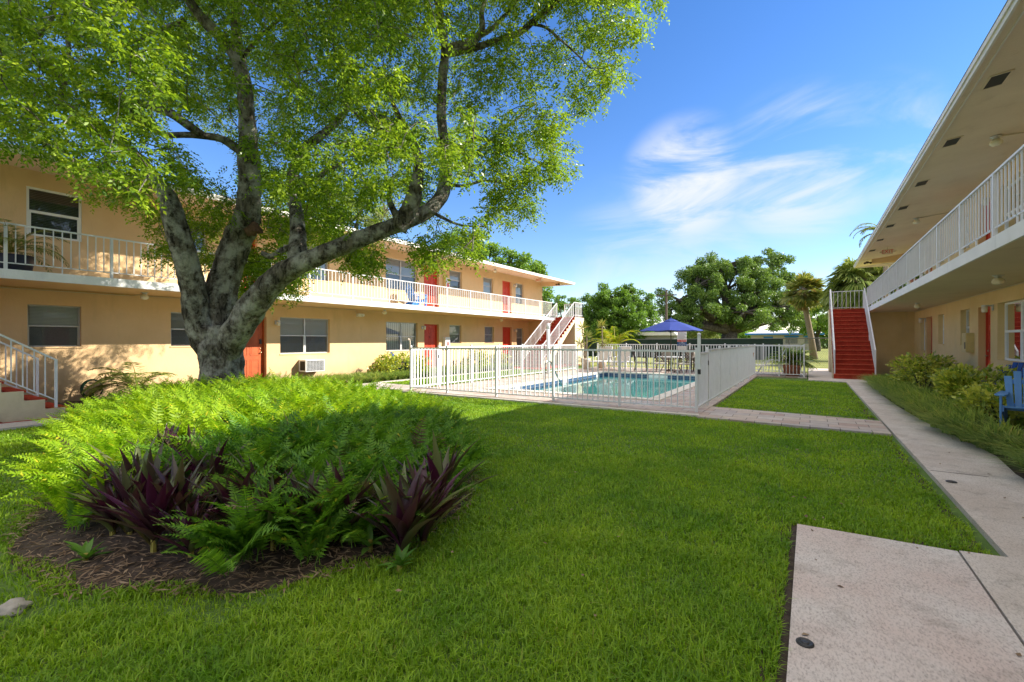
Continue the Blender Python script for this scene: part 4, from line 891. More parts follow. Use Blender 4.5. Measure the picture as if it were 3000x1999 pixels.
def patio_chair(label):
    t = thing('patio_chair', label, 'chair', group='bronze metal chairs round the umbrella table')
    def B(mb, n, m, **k): return mb.build(n, m, t, world=False, **k)
    mb = MB(); mb.box(-0.25, 0.25, -0.25, 0.25, 0.38, 0.44); B(mb, 'seat', 'sling_tan', bevel=0.02)
    mb = MB()
    for x in (-0.27, 0.27):
        mb.tube([(x, -0.22, 0.40), (x, -0.30, 0.70), (x, -0.38, 0.96)], 0.018, 8)
    mb.tube([(-0.27, -0.38, 0.96), (-0.15, -0.40, 1.01), (0.15, -0.40, 1.01), (0.27, -0.38, 0.96)], 0.018, 8)
    for k in range(-4, 5):
        for sg in (1, -1):
            pts = [(-0.26 + 0.52 * q, -0.26 - 0.13 * ((z - 0.48) / 0.5), z) for q in np.linspace(0, 1, 7) for z in [0.48 + 0.48 * (0.5 + sg * (q - 0.5)) + k * 0.12] if 0.47 <= z <= 0.99]
            if len(pts) > 1: mb.bar(pts[0], pts[-1], 0.014, 0.014)
    B(mb, 'backrest', 'bronze_metal')
    for x in (-0.27, 0.27):
        mb = MB(); mb.tube([(x, -0.30, 0.66), (x, 0.0, 0.66), (x, 0.24, 0.64), (x, 0.27, 0.58)], 0.017, 8); B(mb, 'armrest', 'bronze_metal')
        for y0_, y1_ in ((0.24, 0.27), (-0.22, -0.30)):
            mb = MB(); mb.tube([(x, y0_, 0.62 if y0_ > 0 else 0.42), (x, y0_, 0.3), (x, y1_, 0.0)], 0.017, 8); B(mb, 'leg', 'bronze_metal')
    return t
pcs = [(-5.65, 21.35, 0.05, 'lattice-back patio chair nearest the pool, its back to the viewer, left of the umbrella pole'),
       (-4.75, 21.55, 0.6, 'lattice-back patio chair with its back to the pool, right of the umbrella pole'),
       (-6.75, 21.95, -1.35, 'patio chair at the left end of the umbrella table, seen from the side'),
       (-4.25, 22.6, 1.7, 'patio chair at the right side of the umbrella table, near the fence corner'),
       (-6.1, 23.55, -2.7, 'pale-backed patio chair behind the umbrella table, left of the pole'),
       (-4.9, 23.6, 2.8, 'pale-backed patio chair behind the umbrella table, below the rules sign')]
base = patio_chair(pcs[0][3]); base.location = (pcs[0][0], pcs[0][1], 0.05); base.rotation_euler.z = pcs[0][2]
for x, y, rz, lb_ in pcs[1:]: dup(base, (x, y, 0.05), rz, lb_)
def cushion(x, y, rz, lab):
    mb = MB(); mb.box(-0.24, 0.24, -0.02, 0.06, 0, 0.52); o = mb.build('chair_cushion', 'sling_tan', bevel=0.03); o.location = (x, y, 0.52); o.rotation_euler = (rad(-14), 0, rz); tag(o, lab, 'cushion', 'tan cushions on the far patio chairs')
cushion(-6.0, 23.74, math.pi + 0.45, 'tan back cushion on the far chair left of the umbrella pole')
cushion(-4.85, 23.80, math.pi - 0.35, 'tan back cushion on the far chair below the rules sign')
def lounger(label, back=58, mat='strap_vinyl', group='white poolside loungers'):
    t = thing('pool_lounger', label, 'lounger', group=group)
    def B(mb, n, m, **k): return mb.build(n, m, t, world=False, **k)
    mb = MB()
    for y in (-0.31, 0.31):
        mb.tube([(-0.05, y, 0.38), (0.15, y, 0.40), (1.25, y, 0.40)], 0.017, 8); mb.tube([(-0.62, y, 0.34), (0.0, y, 0.40)], 0.017, 8)
    mb.tube([(1.25, -0.31, 0.40), (1.25, 0.31, 0.40)], 0.017, 8); mb.tube([(-0.62, -0.31, 0.34), (-0.62, 0.31, 0.34)], 0.017, 8)
    B(mb, 'frame', 'white_metal')
    mb = MB(); mb.box(0.0, 1.22, -0.30, 0.30, 0.405, 0.42); B(mb, 'seat_straps', mat)
    a = rad(back); L_ = 0.80; mb = MB(); c, s_ = math.cos(a), math.sin(a)
    mb.bar((0, 0, 0.41), (-L_ * c, 0, 0.41 + L_ * s_), 0.60, 0.016, up=(s_, 0, c)); B(mb, 'backrest', mat)
    mb = MB()
    for y in (-0.32, 0.32): mb.tube([(0, y, 0.40), (-L_ * c, y, 0.40 + L_ * s_)], 0.016, 8)
    mb.tube([(-L_ * c, -0.32, 0.40 + L_ * s_), (-L_ * c, 0.32, 0.40 + L_ * s_)], 0.016, 8); mb.tube([(-0.35 * c, 0.3, 0.4 + 0.35 * s_), (-0.5, 0.3, 0.36)], 0.01, 6)
    B(mb, 'back_frame', 'white_metal')
    for y in (-0.33, 0.33):
        for x in (-0.35, 0.85):
            mb = MB(); mb.tube([(x + 0.28, y, 0.39), (x + 0.18, y, 0.2), (x + 0.10, y, 0.02), (x - 0.08, y, 0.02), (x - 0.18, y, 0.2), (x - 0.26, y, 0.37)], 0.015, 8); B(mb, 'leg', 'white_metal')
        mb = MB(); mb.tube([(-0.12, y, 0.42), (-0.05, y, 0.60), (0.15, y, 0.63), (0.35, y, 0.60), (0.42, y, 0.42)], 0.013, 8); B(mb, 'armrest', 'white_metal')
    return t
lg = lounger('tan-strapped lounger by the potted yucca beyond the pool, back raised', 66); lg.location = (-8.95, 22.9, 0.05); lg.rotation_euler.z = rad(-90)
dup(lg, (-7.95, 22.9, 0.05), rad(-90), 'tan-strapped lounger between the yucca pot side and the umbrella table')
l2 = dup(lg, (-1.15, 22.55, 0.05), rad(180), 'white strapped lounger beside the terracotta planter in the fence corner')
# signs on the rear fence
t = thing('pool_sign', 'stack of pool rule boards with red heading and red no-diving line, on the rear fence', 'sign', (-5.4, 24.3, 0))
mb = MB(); mb.box(-5.42, -5.38, 24.31, 24.34, 0.05, 2.0); mb.build('post', 'white_metal', t)
mb = MB(); mb.box(-5.62, -5.18, 24.27, 24.285, 1.42, 2.02); b = mb.build('rules_board', 'sign_white', t)
mb = MB(); mb.box(-5.61, -5.19, 24.266, 24.269, 1.93, 2.01); mb.box(-5.61, -5.19, 24.266, 24.269, 1.43, 1.53); mb.build('red_band', 'red_paint', b)
F_ = (rad(90), 0, 0)
text('POOL RULES', 0.066, (-5.4, 24.263, 1.97), F_, 'sign_white', b); text('NO DIVING', 0.075, (-5.4, 24.263, 1.48), F_, 'sign_white', b)
mb = MB()
for k in range(7): mb.box(-5.58, -5.58 + 0.30 + 0.05 * ((k * 37) % 3), 24.266, 24.269, 1.88 - k * 0.05, 1.893 - k * 0.05)
mb.build('small_print', 'screen_grey', b)
mb = MB(); mb.box(-5.62, -5.18, 24.27, 24.285, 1.24, 1.40); b = mb.build('blue_board', 'sign_blue', t); text('SWIMMING', 0.06, (-5.4, 24.265, 1.355), F_, 'sign_white', b); text('POOL HOURS', 0.06, (-5.4, 24.265, 1.285), F_, 'sign_white', b)
mb = MB(); mb.box(-5.61, -5.19, 24.27, 24.285, 1.02, 1.22); mb.build('white_board', 'sign_white', t)

# ---------------------------------------------------------------- adirondack chairs
def adirondack(label, mat, group='blue adirondack chairs'):
    t = thing('adirondack_chair', label, 'chair', group=group)
    def B(mb, n, m=mat, **k): return mb.build(n, m, t, world=False, **k)
    # faces +y
    for k in range(6):
        x = (k - 2.5) * 0.088; top = 0.98 - 0.035 * abs(k - 2.5) ** 1.6; sp_ = 1.0 + 0.22
        mb = MB(); xa0, xa1 = x - 0.038, x + 0.038; xb0, xb1 = x * sp_ - 0.046, x * sp_ + 0.046
        y0_, z0_, y1_, z1_ = -0.10, 0.30, -0.10 - (top - 0.30) * 0.42, top
        mb.add([(xa0, y0_, z0_), (xa1, y0_, z0_), (xb1, y1_, z1_), (xb0, y1_, z1_), (xa0, y0_ - 0.022, z0_), (xa1, y0_ - 0.022, z0_), (xb1, y1_ - 0.022, z1_), (xb0, y1_ - 0.022, z1_)],
               [(0, 1, 2, 3), (7, 6, 5, 4), (0, 4, 5, 1), (1, 5, 6, 2), (2, 6, 7, 3), (3, 7, 4, 0)]); B(mb, 'back_slat', bevel=0.006)
    mb = MB(); mb.bar((-0.27, -0.31, 0.74), (0.27, -0.31, 0.74), 0.02, 0.07); mb.bar((-0.25, -0.15, 0.36), (0.25, -0.15, 0.36), 0.02, 0.07); B(mb, 'back_brace')
    mb = MB()
    for k in range(5):
        y = -0.06 + k * 0.105; z = 0.30 + 0.02 * k; mb.bar((-0.26, y, z), (0.26, y, z), 0.092, 0.02)
    B(mb, 'seat', bevel=0.005)
    for x in (-0.30, 0.30):
        mb = MB(); sg = 1 if x > 0 else -1
        mb.prism([(x - 0.05, -0.42), (x + 0.04 * sg + 0.02, -0.42), (x + 0.075, 0.30), (x + 0.05, 0.42), (x - 0.05, 0.42), (x - 0.075, 0.30)], 'z', 0.545, 0.57); B(mb, 'armrest', bevel=0.006)
        mb = MB(); mb.prism([(0.30, 0.0), (0.38, 0.0), (0.40, 0.545), (0.28, 0.545)], 'x', x - 0.013, x + 0.013); B(mb, 'leg')
        mb = MB(); mb.prism([(0.36, 0.40), (0.36, 0.30), (-0.30, 0.0), (-0.48, 0.0), (-0.20, 0.26)], 'x', x * 0.92 - 0.012, x * 0.92 + 0.012); B(mb, 'leg')
    return t
ch = adirondack('pale blue adirondack chair cut off by the picture edge, nearest of the blue chairs', 'blue_light'); ch.location = (2.93, 10.6, 0.08); ch.rotation_euler.z = rad(162)
ch2 = adirondack('dark blue adirondack chair back showing above the yellow shrub by the right building', 'blue_deep'); ch2.location = (3.28, 13.4, 0.08); ch2.rotation_euler.z = rad(125)
ch3 = adirondack('sky blue adirondack chair on the upper balcony beside a red door', 'blue_plastic'); ch3.location = (-14.45, 14.85, ZF); ch3.rotation_euler.z = rad(-12)
ch4 = adirondack('dark blue adirondack chair behind shrubs below the left building window', 'blue_deep'); ch4.location = (-14.2, 13.75, 0.05); ch4.rotation_euler.z = rad(-60)
# little things
t = thing('balcony_stool', 'small dark wire stool on the upper balcony near the limb', 'stool', (-13.9, 8.85, ZF))
mb = MB(); mb.lathe((-13.9, 8.85, ZF), [(0.20, 0.42), (0.21, 0.44), (0.2, 0.46)], 16); mb.build('seat', 'bronze_metal', t)
for k in range(4):
    a = k * math.pi / 2; mb = MB(); mb.tube([(-13.9 + 0.17 * math.cos(a), 8.85 + 0.17 * math.sin(a), ZF + 0.42), (-13.9 + 0.13 * math.cos(a), 8.85 + 0.13 * math.sin(a), ZF + 0.2), (-13.9 + 0.2 * math.cos(a), 8.85 + 0.2 * math.sin(a), ZF)], 0.01, 6); mb.build('leg', 'bronze_metal', t)
t = thing('hose_reel', 'coil of dark green hose against the left wall', 'hose', (-14.8, 4.15, 0))
mb = MB()
for k in range(3):
    pts = [(-14.92 + 0.04 * k, 4.15 + (0.21 - 0.01 * k) * math.cos(a), 0.30 + (0.24 - 0.01 * k) * math.sin(a)) for a in np.linspace(0, 2 * math.pi, 24)]; mb.tube(pts, 0.012, 6)
mb.build('hose', 'hose_green', t, True); mb = MB(); mb.box(-14.98, -14.84, 4.12, 4.18, 0.03, 0.30); mb.build('stand', 'black_metal', t)
for (x, y, r, lab) in ((-0.02, 2.64, 0.038, 'round black drain cap set in the corner slab'), (1.22, 6.45, 0.045, 'round black cap set in the side walk')):
    mb = MB(); mb.lathe((x, y, 0.05), [(r, 0.0), (r, 0.006), (r * 0.85, 0.010), (r * 0.5, 0.006), (r * 0.35, 0.010), (r * 0.1, 0.011)], 24)
    tag(mb.build('drain_cap', 'black_metal'), lab, 'cap', 'black caps set in the concrete')
def rock(x, y, z, r, lab):
    mb = MB(); vs = []; n = 16; m_ = 10
    for i in range(m_ + 1):
        for k in range(n):
            th = math.pi * i / m_; a = 2 * math.pi * k / n; d = Vector((math.sin(th) * math.cos(a), math.sin(th) * math.sin(a), math.cos(th)))
            q = r * (1 + 0.35 * mnoise.noise(d * 1.8 + Vector((x, y, 0)))); vs.append((x + d.x * q * 1.25, y + d.y * q, z + d.z * q * 0.55))
    fs = [(i * n + k, (i + 1) * n + k, (i + 1) * n + (k + 1) % n, i * n + (k + 1) % n) for i in range(m_) for k in range(n)]
    mb.add(vs, fs); tag(mb.build('rock', 'stone', smooth=True), lab, 'rock')
rock(-3.72, 0.70, 0.02, 0.065, 'flat pale stone in the grass at the lower left edge of the bed')
def sprinkler(x, y, z, lab):
    mb = MB(); mb.lathe((x, y, z), [(0.012, 0), (0.012, 0.30), (0.03, 0.30), (0.03, 0.38), (0.015, 0.42)], 10); tag(mb.build('sprinkler_head', 'black_metal', smooth=True), lab, 'sprinkler')
sprinkler(-11.9, 5.25, 0.03, 'black sprinkler head standing by the left wall shrub')
# pots
def pot(name, label, x, y, z, r, h, mat, rim=True, group=None):
    t = thing(name, label, 'planter', (x, y, z), group=group)
    mb = MB(); pr = [(r * 0.78, 0), (r * 0.95, h * 0.75), (r, h * 0.8), (r * 1.04, h * 0.82), (r * 1.04, h), (r * 0.92, h), (r * 0.9, h * 0.92)] if rim else [(r * 0.85, 0), (r, h), (r * 0.92, h), (r * 0.9, h * 0.9)]
    mb.lathe((x, y, z), pr, 28); mb.build('pot', mat, t, True)
    mb = MB(); mb.lathe((x, y, z), [(r * 0.9, h * 0.9), (0.01, h * 0.93)], 20, cap=False); mb.build('potting_soil', 'soil', t)
    return t
pot_a = pot('potted_palm', 'bushy palm in a large terracotta pot in the pool fence corner', -0.62, 22.35, 0.05, 0.34, 0.45, 'terracotta')
pot_b = pot('potted_yucca', 'spiky yucca in a pale pot by the lit stair pier', -9.55, 21.9, 0.05, 0.24, 0.55, 'pot_cream')
pot_c = pot('potted_yucca', 'low spiky yucca in a cream pot behind the fence gap', -9.2, 23.2, 0.05, 0.22, 0.45, 'pot_cream')
pot_d = pot('potted_palm', 'dwarf palm in a dark pot on the left balcony', -13.75, 2.55, ZF, 0.36, 0.32, 'pot_dark', False)
pot_e = pot('potted_plant', 'little plant in a red pot on the shaded balcony, nearer the stairs', 2.45, 19.3, ZF, 0.12, 0.22, 'terracotta', group='red pots on the shaded balcony')
pot_f = pot('potted_plant', 'little flowering plant in a red pot on the shaded balcony, nearer the viewer', 2.45, 16.6, ZF, 0.14, 0.24, 'terracotta', group='red pots on the shaded balcony')

# ---------------------------------------------------------------- chain-link fence, far building, pole
def chain_fence():
    t = thing('chain_link_fence', 'dark chain-link fence with green windscreen across the back of the grounds', 'fence', (-5, 31, 0))
    xs = [-22 + 3 * k for k in range(10)] + [7.5]
    zt = lambda x: 1.52 + 0.006 * (x + 15)
    mb = MB(); mb.tube([(xs[0], 31, zt(xs[0])), (xs[-1], 31, zt(xs[-1]))], 0.028, 8); mb.build('top_rail', 'galvanised', t)
    for x in xs: mb = MB(); mb.tube([(x, 31.03, 0), (x, 31.03, zt(x) + 0.03)], 0.03, 8); mb.build('post', 'galvanised', t)
    mb = MB()
    H_ = 1.5; x = -2.5
    while x < 7.4:
        for sg in (1, -1):
            a = x if sg > 0 else x + H_; b = x + H_ if sg > 0 else x
            mb.bar((a, 31, 0.03), (b, 31, 1.53), 0.006, 0.006)
        x += 0.095
    mb.build('chain_mesh', 'galvanised', t)
    mb = MB(); mb.add([(-22, 30.97, 0.35), (-1.3, 30.97, 0.35), (-1.3, 30.97, 1.58), (-22, 30.97, 1.50)], [(0, 1, 2, 3)]); mb.build('windscreen', 'windscreen', t)
chain_fence()
def far_house():
    y = 84; t = thing('low_house', 'long low house with white roof and blue door beyond the far fence', 'house', (5, y, 0))
    x0, x1 = -8.0, 1.0
    mb = MB(); mb.box(x0, x1, y, y + 8, 0, 2.55); mb.build('wall', 'far_wall', t)
    mb = MB(); mb.add([(x0 - 0.8, y - 0.9, 2.6), (x1 + 0.8, y - 0.9, 2.6), (x1 + 0.8, y + 9, 2.6), (x0 - 0.8, y + 9, 2.6), (x0 + 1.6, y + 4, 3.15), (x1 - 1.0, y + 4, 3.15)], [(0, 1, 5, 4), (1, 2, 5), (2, 3, 4, 5), (3, 0, 4), (3, 2, 1, 0)]); mb.build('roof', 'white_roof', t)
    mb = MB(); mb.box(x0 - 0.8, x1 + 0.8, y - 0.93, y - 0.9, 2.35, 2.62); mb.build('fascia', 'far_blue', t)
    mb = MB(); mb.box(-6.2, -4.9, y - 0.03, y, 0.0, 2.1); mb.build('door', 'far_blue', t)
    for a, b in ((-3.2, -1.6), (-0.7, 0.6)):
        mb = MB(); mb.box(a, b, y - 0.04, y, 1.0, 2.0); w = mb.build('window', 'screen_grey', t); mb = MB(); mb.box(a - 0.15, b + 0.15, y - 0.3, y - 0.041, 1.95, 2.2); mb.build('awning', 'far_blue', w)
far_house()
def utility_pole(x, y, h, lab):
    t = thing('utility_pole', lab, 'pole', (x, y, 0)); mb = MB(); mb.tube([(x, y, 0), (x, y, h)], [0.16, 0.11], 10); mb.build('pole', 'wood_pole', t)
    mb = MB(); mb.bar((x - 1.1, y, h - 0.6), (x + 1.1, y, h - 0.6), 0.1, 0.12); mb.build('crossarm', 'wood_pole', t); return t
up = utility_pole(-13.2, 52, 7.0, 'wooden utility pole seen between the round tree and the wide tree')
mb = MB()
for q, z in ((-1.0, 6.45), (0, 6.45), (1.0, 6.45)):
    pts = []
    for k in range(21):
        a = k / 20; pts.append((-13.2 + q - 60 * a, 52 + 6 * a, z - 1.6 * math.sin(math.pi * a) + 1.0 * a))
    mb.tube(pts, 0.012, 4)
mb.build('power_line', 'black_metal', up)
hs_ = thing('low_shed', 'grey low shed roof behind the green windscreen', 'shed', (-13, 40, 0))
mb = MB(); mb.box(-14.5, -10.5, 44, 47, 0, 1.9); mb.build('wall', 'screen_grey', hs_); mb = MB(); mb.prism([(-14.9, 1.95), (-10.1, 1.95), (-10.4, 2.25), (-14.6, 2.25)], 'y', 43.6, 47.4); mb.build('roof', 'fascia_white', hs_)

# ---------------------------------------------------------------- vegetation builders
def norm(a): return a / (np.linalg.norm(a, axis=-1, keepdims=True) + 1e-9)
def leaf_quads(C, D, Nn, L_, W):
    "rhombic leaves: base C, direction D, normal-ish Nn, length, width -> verts, faces"
    S = norm(np.cross(D, Nn)); U = norm(np.cross(S, D)); L_ = np.asarray(L_).reshape(-1, 1); W = np.asarray(W).reshape(-1, 1)
    A = C; B = C + D * L_ * 0.45 + S * W * 0.5 + U * W * 0.12; T = C + D * L_ - U * L_ * 0.08; E = C + D * L_ * 0.45 - S * W * 0.5 + U * W * 0.12
    V = np.stack([A, B, T, E], 1).reshape(-1, 3); n = len(C); F = np.arange(n * 4).reshape(n, 4); return V, F
def sprigs(P0, rng, k=8, length=0.22, leaf=0.055, width=0.026, droop=0.5, jit=0.5):
    "pinnate sprigs at points P0"
    n = len(P0); D = rng.normal(size=(n, 3)); D[:, 2] = D[:, 2] * 0.5 - droop; D = norm(D)
    up = np.array([0, 0, 1.0]); S = norm(np.cross(D, up + rng.normal(size=(n, 3)) * 0.25)); U = norm(np.cross(S, D))
    t = (np.arange(k) + 1) / k; side = np.where(np.arange(k) % 2 == 0, 1.0, -1.0)
    C = P0[:, None, :] + D[:, None, :] * (t[None, :, None] * length) - up * (t[None, :, None] ** 2) * length * 0.25
    LD = norm(D[:, None, :] * 0.55 + S[:, None, :] * side[None, :, None] * 0.8 + rng.normal(size=(n, k, 3)) * 0.25 * jit - up * 0.25)
    NN = norm(U[:, None, :] + rng.normal(size=(n, k, 3)) * jit)
    m = n * k; s = rng.uniform(0.7, 1.25, m)
    return leaf_quads(C.reshape(m, 3), LD.reshape(m, 3), NN.reshape(m, 3), leaf * s, width * s)
def merge(parts):
    V = []; F = []; o = 0
    for v, f in parts: V.append(v); F.append(f + o); o += len(v)
    return np.concatenate(V), np.concatenate(F)
def ball(rng, c, r, n, shell=0.35, flat=0.8):
    d = norm(rng.normal(size=(n, 3))); q = r * (shell + (1 - shell) * rng.uniform(0, 1, (n, 1)) ** 0.5); d[:, 2] *= flat; return np.array(c) + d * q

# ---------------------------------------------------------------- the big courtyard tree
rng = np.random.default_rng(5)
TREE = P(645, 1230, 8.5)
tr = thing('courtyard_tree', 'big spreading tree with rough grey bark and many limbs rising from the fern bed', 'tree', (TREE.x, TREE.y, 0))
NODES = []
def limb(spec, seg=6, n=20, nz=0.10, root=False):
    pts = [(*P(u, v, d), w * 0.46 * d / FPX) for u, v, d, w in spec]; sp = spline(pts, seg)
    for p in sp: NODES.append(p)
    mb.tube([Vector(p[:3]) for p in sp], [max(0.006, p[3]) for p in sp], n, nz, nscale=5.0)
mb = MB()
limb([(645, 1262, 8.5, 230), (645, 1225, 8.5, 170), (647, 1160, 8.5, 134), (650, 1090, 8.5, 124), (645, 1020, 8.5, 126), (635, 960, 8.5, 112)], 8, 40, 0.12)
trunk_parts = [
 [(630, 1060, 8.5, 70), (602, 990, 8.45, 86), (578, 915, 8.35, 80), (562, 830, 8.2, 72), (540, 740, 8.0, 69), (514, 660, 7.9, 68), (497, 590, 7.8, 56), (470, 545, 7.7, 44), (420, 480, 7.5, 34), (350, 415, 7.2, 26), (270, 360, 6.9, 18), (190, 300, 6.6, 12)],
 [(652, 1060, 8.55, 90), (643, 990, 8.6, 100), (640, 900, 8.65, 96), (662, 800, 8.7, 88), (694, 710, 8.7, 86), (722, 640, 8.6, 78), (732, 560, 8.5, 66), (728, 470, 8.4, 62), (727, 400, 8.3, 54), (722, 320, 8.2, 47), (715, 240, 8.1, 43), (688, 165, 8.0, 38), (640, 105, 7.9, 34), (580, 40, 7.8, 31), (520, -60, 7.7, 26), (470, -220, 7.6, 18), (430, -400, 7.5, 10)],
 [(655, 1070, 8.45, 60), (676, 1005, 8.35, 84), (712, 945, 8.25, 88), (760, 872, 8.1, 82), (820, 808, 8.0, 70), (885, 772, 8.0, 63), (965, 738, 8.0, 57), (1050, 702, 8.1, 54), (1130, 672, 8.2, 51), (1200, 645, 8.3, 49), (1262, 612, 8.4, 46), (1295, 570, 8.5, 44), (1308, 500, 8.6, 38), (1300, 420, 8.7, 32), (1293, 326, 8.8, 30), (1297, 223, 8.9, 30), (1304, 147, 9.0, 27), (1290, 60, 9.1, 24), (1270, -80, 9.2, 18), (1250, -250, 9.3, 10)],
 [(868, 790, 8.1, 56), (872, 740, 8.2, 58), (874, 690, 8.4, 48), (868, 620, 8.6, 40), (856, 560, 8.8, 38), (864, 490, 9.0, 34), (900, 430, 9.2, 30), (950, 390, 9.4, 25), (1010, 330, 9.6, 18), (1060, 250, 9.8, 12)],
 [(860, 560, 8.8, 26), (905, 535, 8.9, 22), (960, 500, 9.0, 18), (1010, 470, 9.1, 10)],
 [(858, 722, 8.2, 22), (825, 735, 8.15, 20), (795, 752, 8.1, 18), (768, 742, 8.1, 15)],
 [(1165, 668, 8.25, 58), (1195, 625, 8.2, 56), (1212, 575, 8.1, 48), (1224, 520, 8.0, 36), (1222, 450, 7.9, 28), (1190, 380, 7.8, 20), (1150, 300, 7.7, 14), (1120, 200, 7.6, 10)],
 [(1180, 660, 8.3, 30), (1160, 630, 8.5, 24), (1140, 580, 8.7, 18), (1150, 520, 8.9, 12)],
 [(720, 455, 8.4, 34), (690, 432, 8.3, 28), (640, 405, 8.1, 24), (560, 396, 7.9, 20), (480, 394, 7.7, 18), (425, 365, 7.5, 15), (380, 325, 7.4, 13), (340, 300, 7.3, 10)],
 [(600, 400, 8.0, 20), (555, 370, 7.8, 27), (500, 332, 7.7, 27), (440, 310, 7.6, 24), (370, 296, 7.4, 18), (300, 280, 7.2, 14), (190, 240, 6.9, 10)],
 [(712, 235, 8.1, 34), (700, 150, 8.3, 32), (690, 60, 8.5, 28), (700, -60, 8.7, 22), (740, -220, 8.9, 14)],
 [(1293, 150, 9.0, 28), (1335, 137, 9.0, 28), (1375, 125, 9.0, 26), (1402, 105, 9.0, 24), (1413, 78, 9.0, 20), (1411, 40, 9.0, 16), (1425, -10, 9.0, 12)],
 [(1400, 108, 9.0, 16), (1440, 85, 8.9, 15), (1475, 50, 8.8, 12), (1503, 18, 8.7, 10), (1540, -40, 8.6, 8)],
 [(1302, 160, 8.9, 24), (1370, 146, 8.8, 22), (1430, 128, 8.7, 20), (1480, 112, 8.6, 20), (1528, 92, 8.5, 20), (1572, 54, 8.4, 18), (1620, 15, 8.3, 16), (1665, -30, 8.2, 12), (1740, -120, 8.1, 8)],
 [(1560, 70, 8.4, 10), (1600, 82, 8.3, 9), (1640, 115, 8.2, 8), (1680, 150, 8.1, 6), (1730, 200, 8.0, 5)],
 [(1305, 470, 8.7, 26), (1345, 440, 8.6, 20), (1390, 408, 8.5, 16), (1430, 412, 8.4, 12), (1490, 430, 8.3, 8), (1560, 470, 8.2, 5)],
 [(1310, 500, 8.6, 18), (1370, 470, 8.8, 14), (1430, 420, 9.0, 10), (1500, 360, 9.1, 8), (1570, 300, 9.2, 5)],
 [(300, 365, 7.0, 14), (230, 340, 6.7, 16), (180, 300, 6.5, 16), (190, 230, 6.3, 16), (200, 150, 6.1, 13), (195, 60, 6.0, 12)],
 [(190, 230, 6.3, 12), (120, 200, 6.1, 10), (100, 120, 6.0, 14), (150, 60, 5.9, 14), (160, -40, 5.8, 10)],
 [(270, 110, 6.2, 10), (255, 60, 6.1, 12), (275, 0, 6.0, 12)],
 [(540, 60, 7.8, 14), (440, 100, 7.5, 12), (340, 140, 7.2, 10), (260, 130, 6.9, 8)],
 [(700, 180, 8.2, 14), (760, 110, 8.2, 12), (830, 50, 8.2, 9), (900, 20, 8.1, 6)],
 [(1200, 420, 7.9, 14), (1120, 380, 7.7, 12), (1060, 350, 7.5, 10), (1010, 300, 7.4, 8)],
 [(1255, 615, 8.3, 14), (1300, 640, 8.2, 10), (1350, 660, 8.1, 7), (1420, 665, 8.0, 5)],
 [(1304, 540, 8.6, 14), (1360, 545, 8.5, 10), (1420, 530, 8.4, 8), (1490, 540, 8.3, 5), (1550, 560, 8.2, 4)],
]
for sp_ in trunk_parts: limb(sp_, 6, 22 if sp_[0][3] > 50 else 12, 0.12 if sp_[0][3] > 50 else 0.08)
# crown mask drawn in the photo's pixels: where leaves are, each clump then gets its own depth
CROWN = [(-300, -50), (1960, -50), (1900, 25), (1830, 130), (1840, 210), (1770, 300), (1700, 310), (1660, 400), (1690, 450), (1640, 520), (1560, 540), (1610, 590), (1500, 640), (1470, 700), (1380, 745), (1260, 770), (1190, 720), (1115, 730), (1080, 770), (980, 720), (960, 640), (900, 620), (920, 720), (900, 790), (770, 850), (740, 860), (700, 840), (690, 720), (640, 640), (610, 700), (620, 770), (540, 750), (470, 760), (450, 620), (350, 580), (250, 560), (220, 500), (110, 440), (-300, 390)]
GAPS = [[(540, 330), (690, 420), (700, 520), (640, 560), (560, 480), (520, 400), (390, 450), (350, 420), (480, 340)],
        [(740, 215), (800, 230), (820, 330), (790, 400), (765, 330)],
        [(1290, 520), (1420, 560), (1400, 620), (1350, 690), (1290, 620)],
        [(1380, 20), (1470, 0), (1460, 80), (1400, 90), (1375, 60)],
        [(1090, 560), (1180, 560), (1190, 620), (1130, 640)], [(1560, 200), (1650, 230), (1660, 330), (1600, 300)], [(1420, 290), (1500, 300), (1480, 340), (1410, 330)]]
def mask(u, v):
    m = inside(u, v, CROWN)
    for g_ in GAPS: m &= ~inside(u, v, g_)
    return m
clumps = []
u, v = np.meshgrid(np.arange(-260, 1960, 46), np.arange(-40, 870, 46)); u = u.ravel() + rng.uniform(-22, 22, u.size); v = v.ravel() + rng.uniform(-22, 22, v.size)
for rep, (dn, df) in enumerate(((6.0, 8.0), (7.8, 10.2), (10.2, 13.0))):
    uu = u + rng.uniform(-20, 20, u.size); vv = v + rng.uniform(-20, 20, u.size); m = mask(uu, vv)
    for a, b in zip(uu[m], vv[m]):
        if rng.uniform() < 0.10: continue
        if a > 1180 and b < 340 and rng.uniform() < 0.30: continue
        if rep == 2 and not ((350 < a < 1380 and b < 420 and rng.uniform() < 0.75) or (760 < a < 1290 and b < 620 and rng.uniform() < 0.6)): continue
        if rep == 0 and ((560 < a < 860 and 280 < b < 900 and rng.uniform() < 0.62) or (420 < a < 620 and 560 < b)): continue
        if 400 < a < 520 and b > 560 and rng.uniform() < 0.3: continue
        d_ = rng.uniform(dn, df)
        if a < 500 and rep == 0: d_ = rng.uniform(4.6, 6.6)
        if a > 1400: d_ = rng.uniform(7.6, 9.4)
        if rep == 0 and b > 560 and a > 650 and a < 1150: continue
        clumps.append((P(a, b, d_), rng.uniform(20, 36) * d_ / FPX))
